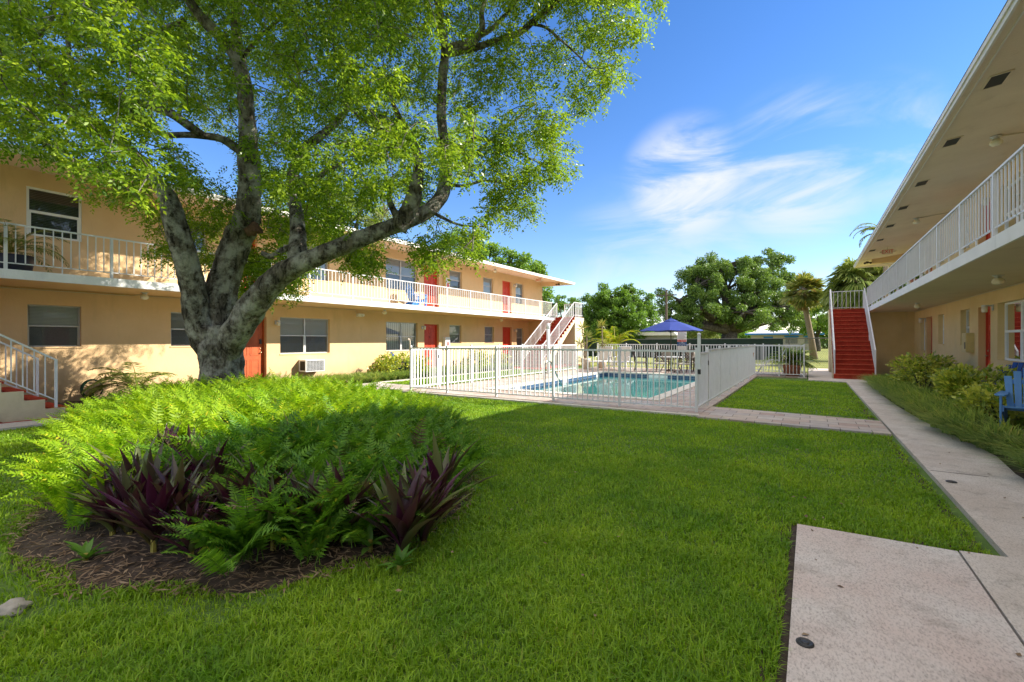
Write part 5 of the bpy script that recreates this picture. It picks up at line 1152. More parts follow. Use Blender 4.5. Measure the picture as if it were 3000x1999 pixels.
# crown above the frame and on the far side
for k in range(1300):
    th = rng.uniform(0, 2 * math.pi); rr = rng.uniform(0, 1) ** 0.5; x = -8.0 + 5.6 * rr * math.cos(th); y = 6.0 + 5.2 * rr * math.sin(th)
    zt_ = 11.5 - 3.5 * rr * rr; zb_ = 1.5 + 0.735 * math.hypot(x, y) if True else 7
    d_ = -sn * x + cs * y
    zl = max(7.0, EYE + 1057.5 * max(0.5, d_) / FPX); z = rng.uniform(zl, max(zl + 0.1, zt_))
    if z > zt_ + 1.5: continue
    clumps.append((Vector((x, y, z)), rng.uniform(0.22, 0.36)))
# leafy rear boughs between the limbs and the building
for (a0, a1, b0, b1, d0, d1, n_) in ((760, 900, 600, 850, 9.4, 11.0, 34), (700, 790, 720, 860, 9.2, 10.4, 20), (455, 520, 600, 760, 8.6, 9.2, 7), (580, 640, 590, 760, 9.2, 10.5, 11), (960, 1100, 690, 780, 9.2, 10.2, 14), (880, 1000, 540, 700, 9.6, 11.5, 30), (1215, 1275, 700, 775, 8.2, 8.8, 9), (1020, 1115, 735, 780, 8.3, 8.8, 8)):
    for k in range(n_):
        d_ = rng.uniform(d0, d1); clumps.append((P(rng.uniform(a0, a1), rng.uniform(b0, b1), d_), rng.uniform(22, 34) * d_ / FPX))
ND = np.array([n[:3] for n in NODES]); NR = np.array([n[3] for n in NODES])
def uvd(X):
    X = np.atleast_2d(X); dep = -sn * X[:, 0] + cs * X[:, 1]; lat = cs * X[:, 0] + sn * X[:, 1]; dd = np.maximum(dep, 0.2)
    return np.stack([1500 + FPX * lat / dd, 997.5 - FPX * (X[:, 2] - EYE) / dd, dep], 1)
BIG = uvd(ND[NR > 0.125]); MID = uvd(ND[NR > 0.062])
def clear_of_limbs(c):
    # leave the big limbs bare: no leaf clump hangs right in front of them
    q = uvd(np.array(c)[None])[0]; dd = np.hypot(BIG[:, 0] - q[0], BIG[:, 1] - q[1]); i = int(np.argmin(dd))
    if dd[i] < 52 and q[2] < BIG[i, 2] + 0.1 and q[1] > 430: return False
    dm = np.hypot(MID[:, 0] - q[0], MID[:, 1] - q[1]); j = int(np.argmin(dm))
    return not (dm[j] < 36 and q[2] < MID[j, 2] + 0.1 and 20 < q[1] <= 430 and math.sin(q[0] * 0.021 + q[1] * 0.034) > -0.35)
clumps = [c for c in clumps if clear_of_limbs(c[0])]
order = sorted(clumps, key=lambda c: float(np.min(np.linalg.norm(ND - np.array(c[0]), axis=1))))
BN = [ND[NR < 0.2]]; allN = ND[NR < 0.2].copy()
nb = 0
for c, r in order:
    cc = np.array(c); dist = np.linalg.norm(allN - cc, axis=1); i = int(np.argmin(dist)); a = allN[i]
    if dist[i] < 0.15 or dist[i] > 2.6: continue
    mid = (a + cc) / 2 + rng.normal(size=3) * 0.06 * dist[i] + np.array([0, 0, 0.08 * dist[i]])
    rr = 0.006 + 0.006 * min(dist[i], 2.0)
    mb.tube([Vector(a), Vector(mid), Vector(cc)], [rr, rr * 0.8, rr * 0.5], 5, cap=False)
    allN = np.vstack([allN, mid[None], cc[None]]); nb += 1
o = mb.build('trunk', 'bark', tr, smooth=True)
# wound where a limb was cut
c0 = P(736, 672, 8.44); mb = MB(); mb.tube([c0 + Vector((-0.03, 0.08, 0)), c0 + Vector((0.02, -0.03, 0.0)), c0 + Vector((0.04, -0.06, 0))], [0.12, 0.11, 0.05], 18, 0.9); mb.build('cut_scar', 'wood_cut', o, True)
Vs = []
for c, r in clumps:
    n_ = int(30 * (r / 0.2) ** 1.3); P0 = ball(rng, np.array(c), r * 1.45, n_, 0.1, 0.85); Vs.append(P0)
P0 = np.concatenate(Vs); print('hero sprigs', len(P0))
# keep the trunk's lower limbs readable
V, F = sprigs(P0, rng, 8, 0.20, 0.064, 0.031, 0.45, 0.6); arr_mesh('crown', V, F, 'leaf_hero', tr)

# ---------------------------------------------------------------- other trees
def simple_tree(name, label, base, crowns, trunk_r, leafmat_, rng, leaf=0.16, n=9000, barkm='bark_far', branches=None, group=None, clumpr=0.5, cat='tree'):
    t = thing(name, label, cat, base, group=group); mb = MB(); bx, by, bz = base
    ctr = np.mean([c[0] for c in crowns], axis=0)
    fork = Vector((bx, by, bz)) + (Vector(ctr) - Vector((bx, by, bz))) * 0.38
    mb.tube([(bx, by, bz - 0.1), (bx + 0.05, by, bz + (fork.z - bz) * 0.5), fork], [trunk_r * 1.35, trunk_r, trunk_r * 0.85], 14, 0.15, nscale=2.0)
    pts = []
    for (c, rx, ry, rz) in crowns:
        c = Vector(c); q = (fork + c) / 2 + Vector((0, 0, 0.1 * rz)); mb.tube([fork, q, c], [trunk_r * 0.6, trunk_r * 0.42, trunk_r * 0.2], 8, 0.1)
        m = max(6, int(rx * ry * rz / (clumpr ** 3) * 0.42) + 8)
        d = norm(rng.normal(size=(m, 3))); rr = 0.45 + 0.55 * rng.uniform(0, 1, (m, 1)) ** 0.45
        cl = np.array(c) + d * rr * np.array([rx, ry, rz])
        for k in range(m):
            if k < 14: mb.tube([c, (c + Vector(cl[k])) / 2 + Vector((0, 0, 0.1)), Vector(cl[k])], [trunk_r * 0.18, trunk_r * 0.12, 0.02], 5, cap=False)
            pts.append((cl[k], clumpr * rng.uniform(0.6, 1.25)))
    tot = sum(r ** 2 for _, r in pts); L0 = []
    for c, r in pts: L0.append(ball(rng, c, r, max(4, int(n * r * r / tot)), 0.2, 0.75))
    L0 = np.concatenate(L0); m = len(L0)
    D = rng.normal(size=(m, 3)); D[:, 2] -= 0.4; D = norm(D); Nn = norm(rng.normal(size=(m, 3)) + np.array([0, 0, 0.9])); s = rng.uniform(0.6, 1.3, m)
    V, F = leaf_quads(L0, D, Nn, leaf * s, leaf * 0.55 * s)
    mb.build('trunk', barkm, t, True); arr_mesh('crown', V, F, leafmat_, t); return t
def PC(u, v, d): return tuple(P(u, v, d))
simple_tree('round_tree', 'dense round green tree behind the pool, left of the blue umbrella', (*P(1800, 1000, 46)[:2], 0),
            [(PC(1808, 925, 46), 3.3, 2.8, 2.5), (PC(1755, 900, 46), 1.9, 2, 1.9), (PC(1860, 895, 46), 1.9, 2, 1.8), (PC(1738, 945, 46), 1.5, 1.5, 1.6), (PC(1878, 940, 46), 1.5, 1.6, 1.6), (PC(1790, 868, 46), 1.7, 1.5, 1.2), (PC(1840, 868, 46), 1.4, 1.5, 1.1), (PC(1780, 965, 45), 2.0, 1.5, 1.1), (PC(1850, 965, 45), 1.8, 1.5, 1.1)], 0.25, 'leaf_round', rng, 0.20, 48000, clumpr=0.5)
simple_tree('oak_tree', 'very wide dark oak with heavy low limbs in the centre background', (*P(2135, 1000, 58)[:2], 0),
            [(PC(2130, 850, 58), 4.6, 4, 3.8), (PC(2040, 840, 57), 3.2, 3, 2.6), (PC(1990, 880, 57), 2.5, 2.5, 2.3), (PC(1962, 930, 57), 1.6, 2, 1.7), (PC(2110, 785, 58), 3.5, 3, 1.7), (PC(2050, 800, 58), 2.4, 2.5, 1.6), (PC(2265, 772, 60), 2.3, 2.5, 1.8), (PC(2215, 790, 59), 2.3, 2.3, 1.7), (PC(2225, 860, 57), 3.6, 3, 2.8), (PC(2180, 915, 55), 3.2, 2.5, 1.9), (PC(2275, 900, 57), 3.2, 2.6, 1.8), (PC(2335, 925, 58), 2.4, 2, 1.3), (PC(2240, 940, 55), 2.4, 2, 1.0), (PC(2060, 905, 56), 2.8, 2.4, 1.4), (PC(2000, 950, 56), 1.6, 2, 1.0), (PC(2290, 830, 59), 2.0, 2, 1.8)], 1.0, 'leaf_oak', rng, 0.24, 95000, clumpr=0.7)
simple_tree('background_tree', 'leafy green tree rising over the left roof near its end', (*P(1500, 1000, 44)[:2], 0),
            [(PC(1430, 775, 44), 2.4, 2.2, 2.0), (PC(1350, 740, 44), 2.6, 2.2, 2.2), (PC(1520, 800, 44), 2.4, 2.2, 1.6), (PC(1575, 800, 43), 0.9, 0.8, 0.6), (PC(1590, 880, 42), 0.9, 1.2, 1.5), (PC(1490, 770, 44), 1.3, 1.3, 1.0), (PC(1270, 760, 44), 2.3, 2, 1.8)], 0.35, 'leaf_back', rng, 0.22, 26000, group='trees over the left roof')
simple_tree('background_tree', 'pale airy tree behind the left building, seen past the big trunk', (*P(1000, 1000, 36)[:2], 0),
            [(PC(960, 600, 34), 2.2, 2, 2.4), (PC(1050, 640, 35), 2.2, 2, 2.0), (PC(900, 640, 34), 1.8, 2, 1.8), (PC(1130, 620, 36), 1.6, 1.8, 1.4)], 0.35, 'leaf_pale', rng, 0.16, 12000, group='trees over the left roof')
simple_tree('background_tree', 'dark leafy tree behind the left building between the two grey stems', (*P(640, 1000, 30)[:2], 0),
            [(PC(640, 610, 30), 1.2, 1.5, 1.0), (PC(800, 560, 31), 2.0, 2, 1.8), (PC(560, 560, 30), 0.9, 1, 0.5)], 0.3, 'leaf_back', rng, 0.16, 6000, group='trees over the left roof')
simple_tree('background_tree', 'small tree crown level with the far stair landing', (*P(1650, 1000, 60)[:2], 0), [(PC(1640, 905, 60), 3.2, 2.5, 1.6), (PC(1690, 940, 58), 2, 2, 1.6)], 0.3, 'leaf_round', rng, 0.28, 7000, group='trees behind the stairs')
simple_tree('background_tree', 'light green tree between the oak and the fan palm', (*P(2395, 1000, 64)[:2], 0), [(PC(2395, 935, 64), 3.0, 2.5, 2.2), (PC(2340, 930, 66), 2.4, 2.5, 2.0), (PC(2440, 900, 62), 2.2, 2, 2.2)], 0.3, 'leaf_back', rng, 0.28, 14000, clumpr=0.7)
for (a, b, d_, rx, rz, lab) in ((2050, 950, 66, 3.6, 2.2, 'pale yellow-green bush beneath the oak, left of its trunk'), (1935, 985, 60, 2.4, 1.2, 'dull grey-green bush left of the umbrella pole'), (1880, 985, 62, 2.4, 0.9, 'grey scrub beyond the windscreen by the pool palm')):
    simple_tree('background_bush', lab, (*P(a, 1000, d_)[:2], 0), [(PC(a, b, d_), rx, 2.0, rz), (PC(a + 30, b + 12, d_), rx * 0.7, 2, rz * 0.7)], 0.08, 'leaf_pale', rng, 0.24, 9000, cat='bush', group='bushes under the oak')
hg = ball(rng, (0, 0, 0), 1, 30000, 0.0, 1.0); hx = rng.uniform(-75, 70, 30000)
V, F = leaf_quads(np.stack([hx, 105 + rng.uniform(-3, 3, 30000), rng.uniform(0, 1, 30000) ** 0.9 * (4.2 + 1.4 * np.sin(hx * 0.31) + 0.9 * np.sin(hx * 0.83))], 1), norm(rng.normal(size=(30000, 3))), norm(rng.normal(size=(30000, 3))), np.full(30000, 0.8), np.full(30000, 0.5))
tag(arr_mesh('far_treeline', V, F, 'leaf_back'), None, None, kind='stuff')

# palms
def fan(c, d, up, R, n, rng, spread=2.6, droop=0.35):
    "one costapalmate frond: n narrow leaflets from c around direction d"
    c = np.array(c, float); d = norm(np.array(d, float)); s = norm(np.cross(d, up)); w = norm(np.cross(s, d))
    A = np.linspace(-spread / 2, spread / 2, n) + rng.uniform(-0.03, 0.03, n)
    D = d * np.cos(A)[:, None] + s * np.sin(A)[:, None] + w * 0.12 * rng.uniform(-1, 1, (n, 1)); L_ = R * (0.75 + 0.25 * np.cos(A)) * rng.uniform(0.85, 1.05, n)
    M1 = c + norm(D) * (L_ * 0.6)[:, None]; T = c + norm(D) * L_[:, None] - np.array([0, 0, 1.0]) * (L_ * droop * rng.uniform(0.6, 1.3, n))[:, None]
    W = (R * 0.045) * np.cross(norm(D), w + rng.normal(size=(n, 3)) * 0.3)
    V = np.stack([np.repeat(c[None], n, 0), M1 + W, T, M1 - W], 1).reshape(-1, 3); return V, np.arange(n * 4).reshape(n, 4)
def fan_palm(label, base, top, R, rng, thatch=True, name='fan_palm', nf=46, mat='leaf_palm', tr_=0.16, droop=0.35):
    t = thing(name, label, 'palm tree', tuple(base)); mb = MB(); base = Vector(base); top = Vector(top)
    mb.tube([base, base * 0.66 + top * 0.34 + Vector((0.05, 0, 0)), base * 0.3 + top * 0.7, top], [tr_ * 1.35, tr_ * 1.05, tr_, tr_ * 0.95], 12, 0.1, nscale=8)
    mb.build('trunk', 'palm_trunk', t, True); parts = []; mb = MB()
    for k in range(nf):
        a = rng.uniform(0, 2 * math.pi); el = rng.uniform(-0.8, 1.35); d = np.array([math.cos(a) * math.cos(el), math.sin(a) * math.cos(el), math.sin(el)])
        st = R * rng.uniform(0.35, 0.6); c = np.array(top) + d * st; mb.tube([top, Vector(c)], [0.018, 0.01], 4, cap=False)
        dd = d + np.array([0, 0, -0.25]); parts.append(fan(c, dd, np.array([0, 0, 1.0]) + rng.normal(size=3) * 0.3, R * rng.uniform(0.5, 0.68), 26, rng, 2.6, droop))
    V, F = merge(parts); cr = arr_mesh('crown', V, F, mat, t); mb.build('frond_stems', 'palm_trunk', cr)
    if thatch:
        parts = []
        for k in range(34):
            a = rng.uniform(0, 2 * math.pi); h = rng.uniform(0, 1); c = np.array(top) + np.array([0, 0, 0.15 - h * R * 0.55]); el = -0.75 - 0.6 * h
            d = np.array([math.cos(a) * math.cos(el), math.sin(a) * math.cos(el), math.sin(el)]); parts.append(fan(c, d, np.array([0, 0, 1.0]), R * (0.75 - 0.32 * h), 20, rng, 1.2, 0.3))
        V, F = merge(parts); arr_mesh('thatch', V, F, 'thatch_leaf', t)
    return t
leafmat('thatch_leaf', (0.20, 0.12, 0.07), (0.40, 0.28, 0.17), 0.2, 0.9, (0.9, (0.22, 0.16, 0.05)))
fan_palm('fan palm with a skirt of brown dead fronds, standing beyond the chain-link fence', (P(2385, 1000, 37).x, P(2385, 1000, 37).y, 0), P(2352, 858, 37), 1.62, rng, nf=90, droop=0.12, mat='leaf_palm_gold', tr_=0.2)
fan_palm('large drooping palm behind the landing of the shaded stairs', (P(2500, 1000, 33).x, P(2500, 1000, 33).y, 0), P(2525, 845, 33), 2.5, rng, thatch=False, nf=110)
fan_palm('second drooping palm half hidden by the far end of the shaded building', (P(2590, 1000, 34).x, P(2590, 1000, 34).y, 0), P(2590, 840, 34), 2.6, rng, thatch=False, nf=80)
def pinnate(c, a, el, L_, rng, n=26, leaf=0.30, w=0.03, curve=1.1, stem=None, fold=0.35):
    "arching feather frond; returns leaf arrays and its spine points"
    h = np.array([math.cos(a), math.sin(a), 0]); pts = []; p = np.array(c, float); e = el
    for k in range(14): pts.append(p.copy()); p = p + (h * math.cos(e) + np.array([0, 0, math.sin(e)])) * (L_ / 13); e -= curve / 13 * (0.5 + k / 9)
    pts = np.array(pts); s = np.array([-h[1], h[0], 0]); C = []; D = []; LL = []
    for k in range(n):
        q = 0.16 + 0.83 * k / (n - 1); x = q * 13; i = min(12, int(x)); b = pts[i] + (pts[i + 1] - pts[i]) * (x - i); tg = norm(pts[i + 1] - pts[i]); ll = leaf * (0.45 + 0.55 * math.sin(math.pi * min(1, q * 1.05) ** 0.8)) * (1.15 - q * 0.55)
        for sg in (1, -1):
            C.append(b); D.append(norm(tg * 0.6 + s * sg * 0.8 + np.array([0, 0, 0.25 - fold]) + rng.normal(size=3) * 0.06)); LL.append(ll)
    C = np.array(C); D = np.array(D); LL = np.array(LL); V, F = leaf_quads(C, D, np.tile(np.array([0, 0, 1.0]), (len(C), 1)) + rng.normal(size=(len(C), 3)) * 0.2, LL, np.full(len(C), w)); return (V, F), pts
def feather_palm(par, top, n, L_, rng, mat, leaf=0.3, w=0.03, els=(0.2, 1.4), curve=1.3, stem_mat='leaf_areca_stem', nleaf=26):
    parts = []; mb = MB()
    for k in range(n):
        a = rng.uniform(0, 2 * math.pi); (vf, pts) = pinnate(np.array(top) + rng.normal(size=3) * 0.03, a, rng.uniform(*els), L_ * rng.uniform(0.75, 1.1), rng, nleaf, leaf, w, curve); parts.append(vf)
        mb.tube([Vector(p) for p in pts[::2]], [0.012 * L_, 0.011 * L_, 0.009 * L_, 0.007 * L_, 0.005 * L_, 0.004 * L_, 0.003 * L_], 4, cap=False)
    V, F = merge(parts); cr = arr_mesh('fronds', V, F, mat, par); mb.build('frond_stems', stem_mat, cr)
simple('leaf_areca_stem', (0.35, 0.30, 0.06), 0.6)
ar = P(1800, 1000, 27.5); ap = thing('areca_palm', 'yellow-green clumping palm with arching fronds beyond the pool, left of the umbrella', 'palm tree', (ar.x, ar.y, 0))
mb = MB()
for k in range(7):
    a = k * 0.9; mb.tube([(ar.x + 0.15 * math.cos(a), ar.y + 0.15 * math.sin(a), 0), (ar.x + 0.35 * math.cos(a), ar.y + 0.35 * math.sin(a), 1.0)], [0.05, 0.035], 8)
mb.build('trunk', 'leaf_areca_stem', ap)
feather_palm(ap, (ar.x, ar.y, 1.0), 26, 2.1, rng, 'leaf_areca', 0.42, 0.04, (0.5, 1.45), 1.7)
q = P(2545, 690, 31); cp = thing('coconut_palm', 'dark feathery palm fronds showing above the shaded roof edge', 'palm tree', (q.x + 0.9, q.y, 0))
mb = MB(); mb.tube([(q.x + 0.9, q.y, 0), (q.x + 0.9, q.y, q.z - 0.1)], [0.18, 0.13], 12); mb.build('trunk', 'palm_trunk', cp)
feather_palm(cp, (q.x + 0.9, q.y, q.z), 16, 2.2, rng, 'leaf_palm', 0.55, 0.05, (-0.2, 1.2), 1.8)
feather_palm(pot_a, (-0.62, 22.35, 0.5), 64, 1.15, rng, 'leaf_round', 0.26, 0.022, (0.25, 1.45), 1.2)
feather_palm(pot_d, (-13.75, 2.55, ZF + 0.42), 34, 0.95, rng, 'leaf_palm', 0.30, 0.016, (0.15, 1.4), 1.3)
def yucca(par, heads, rng, R=0.42):
    parts = []; mb = MB(); org = ORG[par.name]
    for (x, y, z) in heads:
        mb.tube([(org.x, org.y, org.z + 0.3), ((org.x + x) / 2 + 0.03, (org.y + y) / 2, (org.z + z) / 2 + 0.1), (x, y, z)], [0.035, 0.03, 0.025], 6)
        n = 46; D = rng.normal(size=(n, 3)); D[:, 2] = D[:, 2] * 0.8 + 0.35; D = norm(D); parts.append(leaf_quads(np.repeat(np.array([[x, y, z]]), n, 0), D, norm(rng.normal(size=(n, 3))), R * rng.uniform(0.8, 1.15, n), np.full(n, 0.035)))
    V, F = merge(parts); arr_mesh('leaves', V, F, 'leaf_palm_gold', par); mb.build('stem', 'palm_trunk', par)
yucca(pot_b, [(-9.75, 21.9, 2.15), (-9.45, 21.8, 1.75), (-9.9, 22.05, 1.35)], rng)
yucca(pot_c, [(-9.2, 23.2, 2.3), (-9.1, 23.3, 1.35)], rng)
for p_, c_ in ((pot_e, (2.45, 19.3, ZF + 0.28)), (pot_f, (2.45, 16.6, ZF + 0.32))):
    L0 = ball(rng, c_, 0.16, 160, 0.2); V, F = leaf_quads(L0, norm(rng.normal(size=(160, 3))), norm(rng.normal(size=(160, 3))), np.full(160, 0.07), np.full(160, 0.04)); arr_mesh('leaves', V, F, 'leaf_round', p_)

# ---------------------------------------------------------------- shrubs, border grass
def shrub(name, label, x, y, z, rx, ry, rz, n, rng, mat='leaf_yellow', leaf=0.125, group='variegated yellow shrubs', w=0.45):
    t = thing(name, label, 'shrub', (x, y, z), group=group); mb = MB(); cl = []
    for k in range(26):
        a = rng.uniform(0, 6.283); q = rng.uniform(0.2, 1) ** 0.6; c = np.array([x + rx * 0.8 * q * math.cos(a), y + ry * 0.8 * q * math.sin(a), z + rz * rng.uniform(0.25, 1.0) * (1 - 0.35 * q * q)]); cl.append(c)
        mb.tube([(x + (c[0] - x) * 0.2, y + (c[1] - y) * 0.2, z), Vector(c)], [0.012, 0.006], 5, cap=False)
    L0 = np.concatenate([ball(rng, c, 0.30 * min(rx, ry, rz) + 0.07, n // 26, 0.3, 0.8) for c in cl]); m = len(L0); D = norm(L0 - np.array([x, y, z + rz * 0.3]) + rng.normal(size=(m, 3)) * 0.35); s = rng.uniform(0.6, 1.2, m)
    V, F = leaf_quads(L0, D, norm(rng.normal(size=(m, 3)) * 0.5 + np.array([-0.45 if x > 0 else 0.45, -0.45, 0.8])), leaf * s, leaf * w * s)
    mb.build('stems', 'bark_far', t); arr_mesh('foliage', V, F, mat, t); return t
shrub('variegated_shrub', 'yellow-green shrub against the tan end wall by the shaded stairs', 2.75, 17.6, 0.03, 0.80, 1.0, 1.0, 2600, rng)
shrub('variegated_shrub', 'low yellow shrub right of the end-wall shrub, under the first window', 3.2, 16.0, 0.03, 0.45, 0.8, 0.75, 1400, rng)
shrub('variegated_shrub', 'wide yellow-green shrub in front of the orange-red door', 2.95, 13.6, 0.03, 0.70, 1.2, 0.85, 3000, rng)
shrub('variegated_shrub', 'yellow-green shrub just left of the pale blue chair', 2.85, 11.6, 0.03, 0.60, 0.9, 0.72, 2200, rng)
shrub('variegated_shrub', 'yellow shrub in the sun below the left building window, left one', -14.0, 12.75, 0.02, 0.6, 0.55, 0.85, 1500, rng)
shrub('variegated_shrub', 'yellow shrub in the sun with a blue chair behind it', -13.8, 14.0, 0.02, 0.7, 0.7, 0.95, 2000, rng)
shrub('variegated_shrub', 'yellow shrub seen through the pool fence by the door', -14.0, 18.6, 0.02, 0.6, 0.9, 1.0, 1500, rng)
shrub('variegated_shrub', 'thin yellow shrub seen through the fence, nearer the stairs', -14.0, 20.6, 0.02, 0.5, 0.7, 0.9, 900, rng)
shrub('leafy_shrub', 'dark upright shrub at the left wall below the small window', -14.0, 6.55, 0.02, 0.38, 0.38, 0.72, 900, rng, 'leaf_round', 0.09, None)
wp = thing('small_palm', 'low palm with arching fronds at the left wall beside the hose', 'palm tree', (-14.0, 4.8, 0))
feather_palm(wp, (-14.0, 4.8, 0.25), 20, 1.3, rng, 'leaf_palm', 0.38, 0.03, (0.3, 1.3), 1.5); mb = MB(); mb.tube([(-14.0, 4.8, 0), (-14.0, 4.8, 0.3)], [0.08, 0.06], 8); mb.build('trunk', 'palm_trunk', wp)
def strap_blades(X, Y, Z, rng, h=0.4, w=0.012, lean=0.6, segs=3, dirbias=None):
    n = len(X); a = rng.uniform(0, 2 * math.pi, n); hx, hy = np.cos(a), np.sin(a)
    if dirbias is not None: hx = hx * 0.7 + dirbias[0]; hy = hy * 0.7 + dirbias[1]; q = np.hypot(hx, hy) + 1e-6; hx /= q; hy /= q
    H_ = h * rng.uniform(0.6, 1.15, n); ln = lean * rng.uniform(0.4, 1.3, n); V = []; W = w * rng.uniform(0.7, 1.2, n); sx, sy = -hy, hx
    for k in range(segs + 1):
        t = k / segs; x = X + hx * H_ * ln * t ** 1.7; y = Y + hy * H_ * ln * t ** 1.7; z = Z + H_ * (t - 0.38 * ln * t ** 2.4); ww = W * (1 - t ** 2) * 0.5 + W * 0.02
        V.append(np.stack([x - sx * ww, y - sy * ww, z], 1)); V.append(np.stack([x + sx * ww, y + sy * ww, z], 1))
    V = np.stack(V, 1); m = 2 * (segs + 1); F = []
    for k in range(segs): F.append(np.stack([np.arange(n) * m + 2 * k, np.arange(n) * m + 2 * k + 1, np.arange(n) * m + 2 * k + 3, np.arange(n) * m + 2 * k + 2], 1))
    return V.reshape(-1, 3), np.concatenate(F)
def border_grass(name, polys, n, rng, h=0.42, label=None, bias=None):
    xs = []; ys = []
    for poly, m in polys:
        x0, x1 = min(p[0] for p in poly), max(p[0] for p in poly); y0, y1 = min(p[1] for p in poly), max(p[1] for p in poly)
        cx = rng.uniform(x0, x1, m // 12); cy = rng.uniform(y0, y1, m // 12); k = inside(cx, cy, poly); cx, cy = cx[k], cy[k]
        xs.append(np.repeat(cx, 20) + rng.normal(0, 0.035, len(cx) * 20)); ys.append(np.repeat(cy, 20) + rng.normal(0, 0.035, len(cx) * 20))
    x = np.concatenate(xs); y = np.concatenate(ys); V, F = strap_blades(x, y, np.full(len(x), 0.02), rng, h, 0.026, 1.15, 5, bias); o = arr_mesh(name, V, F, 'leaf_liriope'); tag(o, label, None, kind='stuff'); return o
border_grass('border_grass', [([(1.80, 9.6), (1.72, 13.0), (1.70, 20.0), (2.5, 20.4), (2.5, 17.0), (2.5, 10.0), (2.3, 8.2), (2.02, 8.4)], 9500), ([(2.05, 6.6), (2.0, 8.1), (3.1, 9.4), (3.4, 8.2), (2.9, 6.4)], 3200)], 0, rng, 0.46, bias=(-0.7, -0.35))
border_grass('border_grass_left', [([(-14.3, 7.7), (-12.85, 7.7), (-12.85, 20.3), (-14.3, 20.3)], 16000)], 0, rng, 0.42, bias=(0.5, -0.2))

# ---------------------------------------------------------------- fern bed
def ground_z(x, y):
    d = polydist(x, y, BED); return 0.03 + 0.22 * np.minimum(1, d / 2.0)
def fern_mass(name, cx, cy, nf, Lr, rng, mat, npin=22):
    A = []; B = []; 
    for x, y, l in zip(cx, cy, Lr):
        z = float(ground_z(np.array([x]), np.array([y]))[0])
        for k in range(nf):
            A.append((x + rng.normal() * 0.03, y + rng.normal() * 0.03, z)); B.append((rng.uniform(0, 2 * math.pi), rng.uniform(0.85, 1.5), l * rng.uniform(0.7, 1.15), rng.uniform(0.7, 1.5)))
    A = np.array(A); B = np.array(B); n = len(A); K = 12
    h = np.stack([np.cos(B[:, 0]), np.sin(B[:, 0]), np.zeros(n)], 1); pts = [A]; e = B[:, 1].copy(); p = A.copy()
    for k in range(K): p = p + (h * np.cos(e)[:, None] + np.array([0, 0, 1.0]) * np.sin(e)[:, None]) * (B[:, 2] / K)[:, None]; pts.append(p); e = e - B[:, 3] / K * (0.4 + 1.2 * k / K)
    pts = np.stack(pts, 1); s = np.stack([-h[:, 1], h[:, 0], np.zeros(n)], 1); roll = rng.normal(0, 0.45, n)[:, None]; s = norm(s * np.cos(roll) + np.array([0, 0, 1.0]) * np.sin(roll))
    q = 0.14 + 0.85 * (np.arange(npin) / (npin - 1)); C = []; D = []; LL = []; NN = []
    for j, qq in enumerate(q):
        x = qq * K; i = min(K - 1, int(x)); b = pts[:, i] + (pts[:, i + 1] - pts[:, i]) * (x - i); tg = norm(pts[:, i + 1] - pts[:, i]); ll = 0.105 * (B[:, 2] / 0.7) * (math.sin(math.pi * (0.12 + 0.86 * qq)) ** 0.7) * (1.1 - 0.35 * qq)
        nn = norm(np.cross(s, tg))
        for sg in (1, -1): C.append(b); D.append(norm(tg * 0.42 + s * sg + rng.normal(size=(n, 3)) * 0.07)); LL.append(ll); NN.append(nn + rng.normal(size=(n, 3)) * 0.18)
    C = np.concatenate(C); D = np.concatenate(D); LL = np.concatenate(LL); NN = np.concatenate(NN); o = np.argsort(np.tile(np.arange(n), npin * 2), kind='stable')
    S = norm(np.cross(D, NN)); W = (0.024 * LL / 0.105 + 0.006)[:, None]
    V = np.stack([C - S * 0 + D * 0, C + D * LL[:, None] * 0.25 + S * W * 0.5, C + D * LL[:, None], C + D * LL[:, None] * 0.25 - S * W * 0.5], 1)
    # one island per frond: leaflets of a frond share colour by joining them with a thin rachis is costly; keep random per leaflet small
    V = V.reshape(-1, 3); F = np.arange(len(V)).reshape(-1, 4)
    # rachis ribbons
    R0 = pts[:, :-1]; R1 = pts[:, 1:]; ws = s[:, None, :] * 0.003; VR = np.stack([R0 - ws, R0 + ws, R1 + ws, R1 - ws], 2).reshape(-1, 3); FR = np.arange(len(VR)).reshape(-1, 4)
    V, F = merge([(V, F), (VR, FR)]); o = arr_mesh(name, V, F, mat); tag(o, None, None, kind='stuff'); return o
rf = np.random.default_rng(21); m = 4200
x = rf.uniform(-11, -2.2, m); y = rf.uniform(0.8, 6.8, m); k = inside(x, y, BED) & (polydist(x, y, BED) > 0.16); x, y = x[k], y[k]
# thinner near the front where the purple plants grow
front = (y < 2.3 + 0.12 * (x + 6)) & (x > -6.9)
keep = np.where(front, rf.uniform(0, 1, len(x)) < 0.62, rf.uniform(0, 1, len(x)) < 0.85)
uf = uvd(np.stack([x, y, np.full(len(x), 0.4)], 1)); keep &= ~((uf[:, 0] < 520) & (uf[:, 1] > 1470)) & (uf[:, 0] > 165 + 0.12 * np.maximum(0, uf[:, 1] - 1250)) & (uf[:, 2] > 1); x, y = x[keep], y[keep]
PURXY = [G(a_, b_, 0.1) for a_, b_ in ((450, 1600), (520, 1560), (620, 1500), (400, 1500), (480, 1430), (760, 1530), (330, 1560), (700, 1380), (870, 1400), (900, 1580), (1180, 1590), (1290, 1500), (1010, 1560), (1150, 1370), (800, 1590))]
for c_ in [PURXY[i_] for i_ in (0, 1, 2, 3, 4, 6, 11)]:
    L_ = math.hypot(c_.x, c_.y); ex, ey = c_.x / L_, c_.y / L_; al = x * ex + y * ey - L_; ac_ = np.abs(-x * ey + y * ex - (-c_.x * ey + c_.y * ex)); kk = ~((ac_ < 0.24) & (al < 0.15) & (al > -0.75)); x, y = x[kk], y[kk]
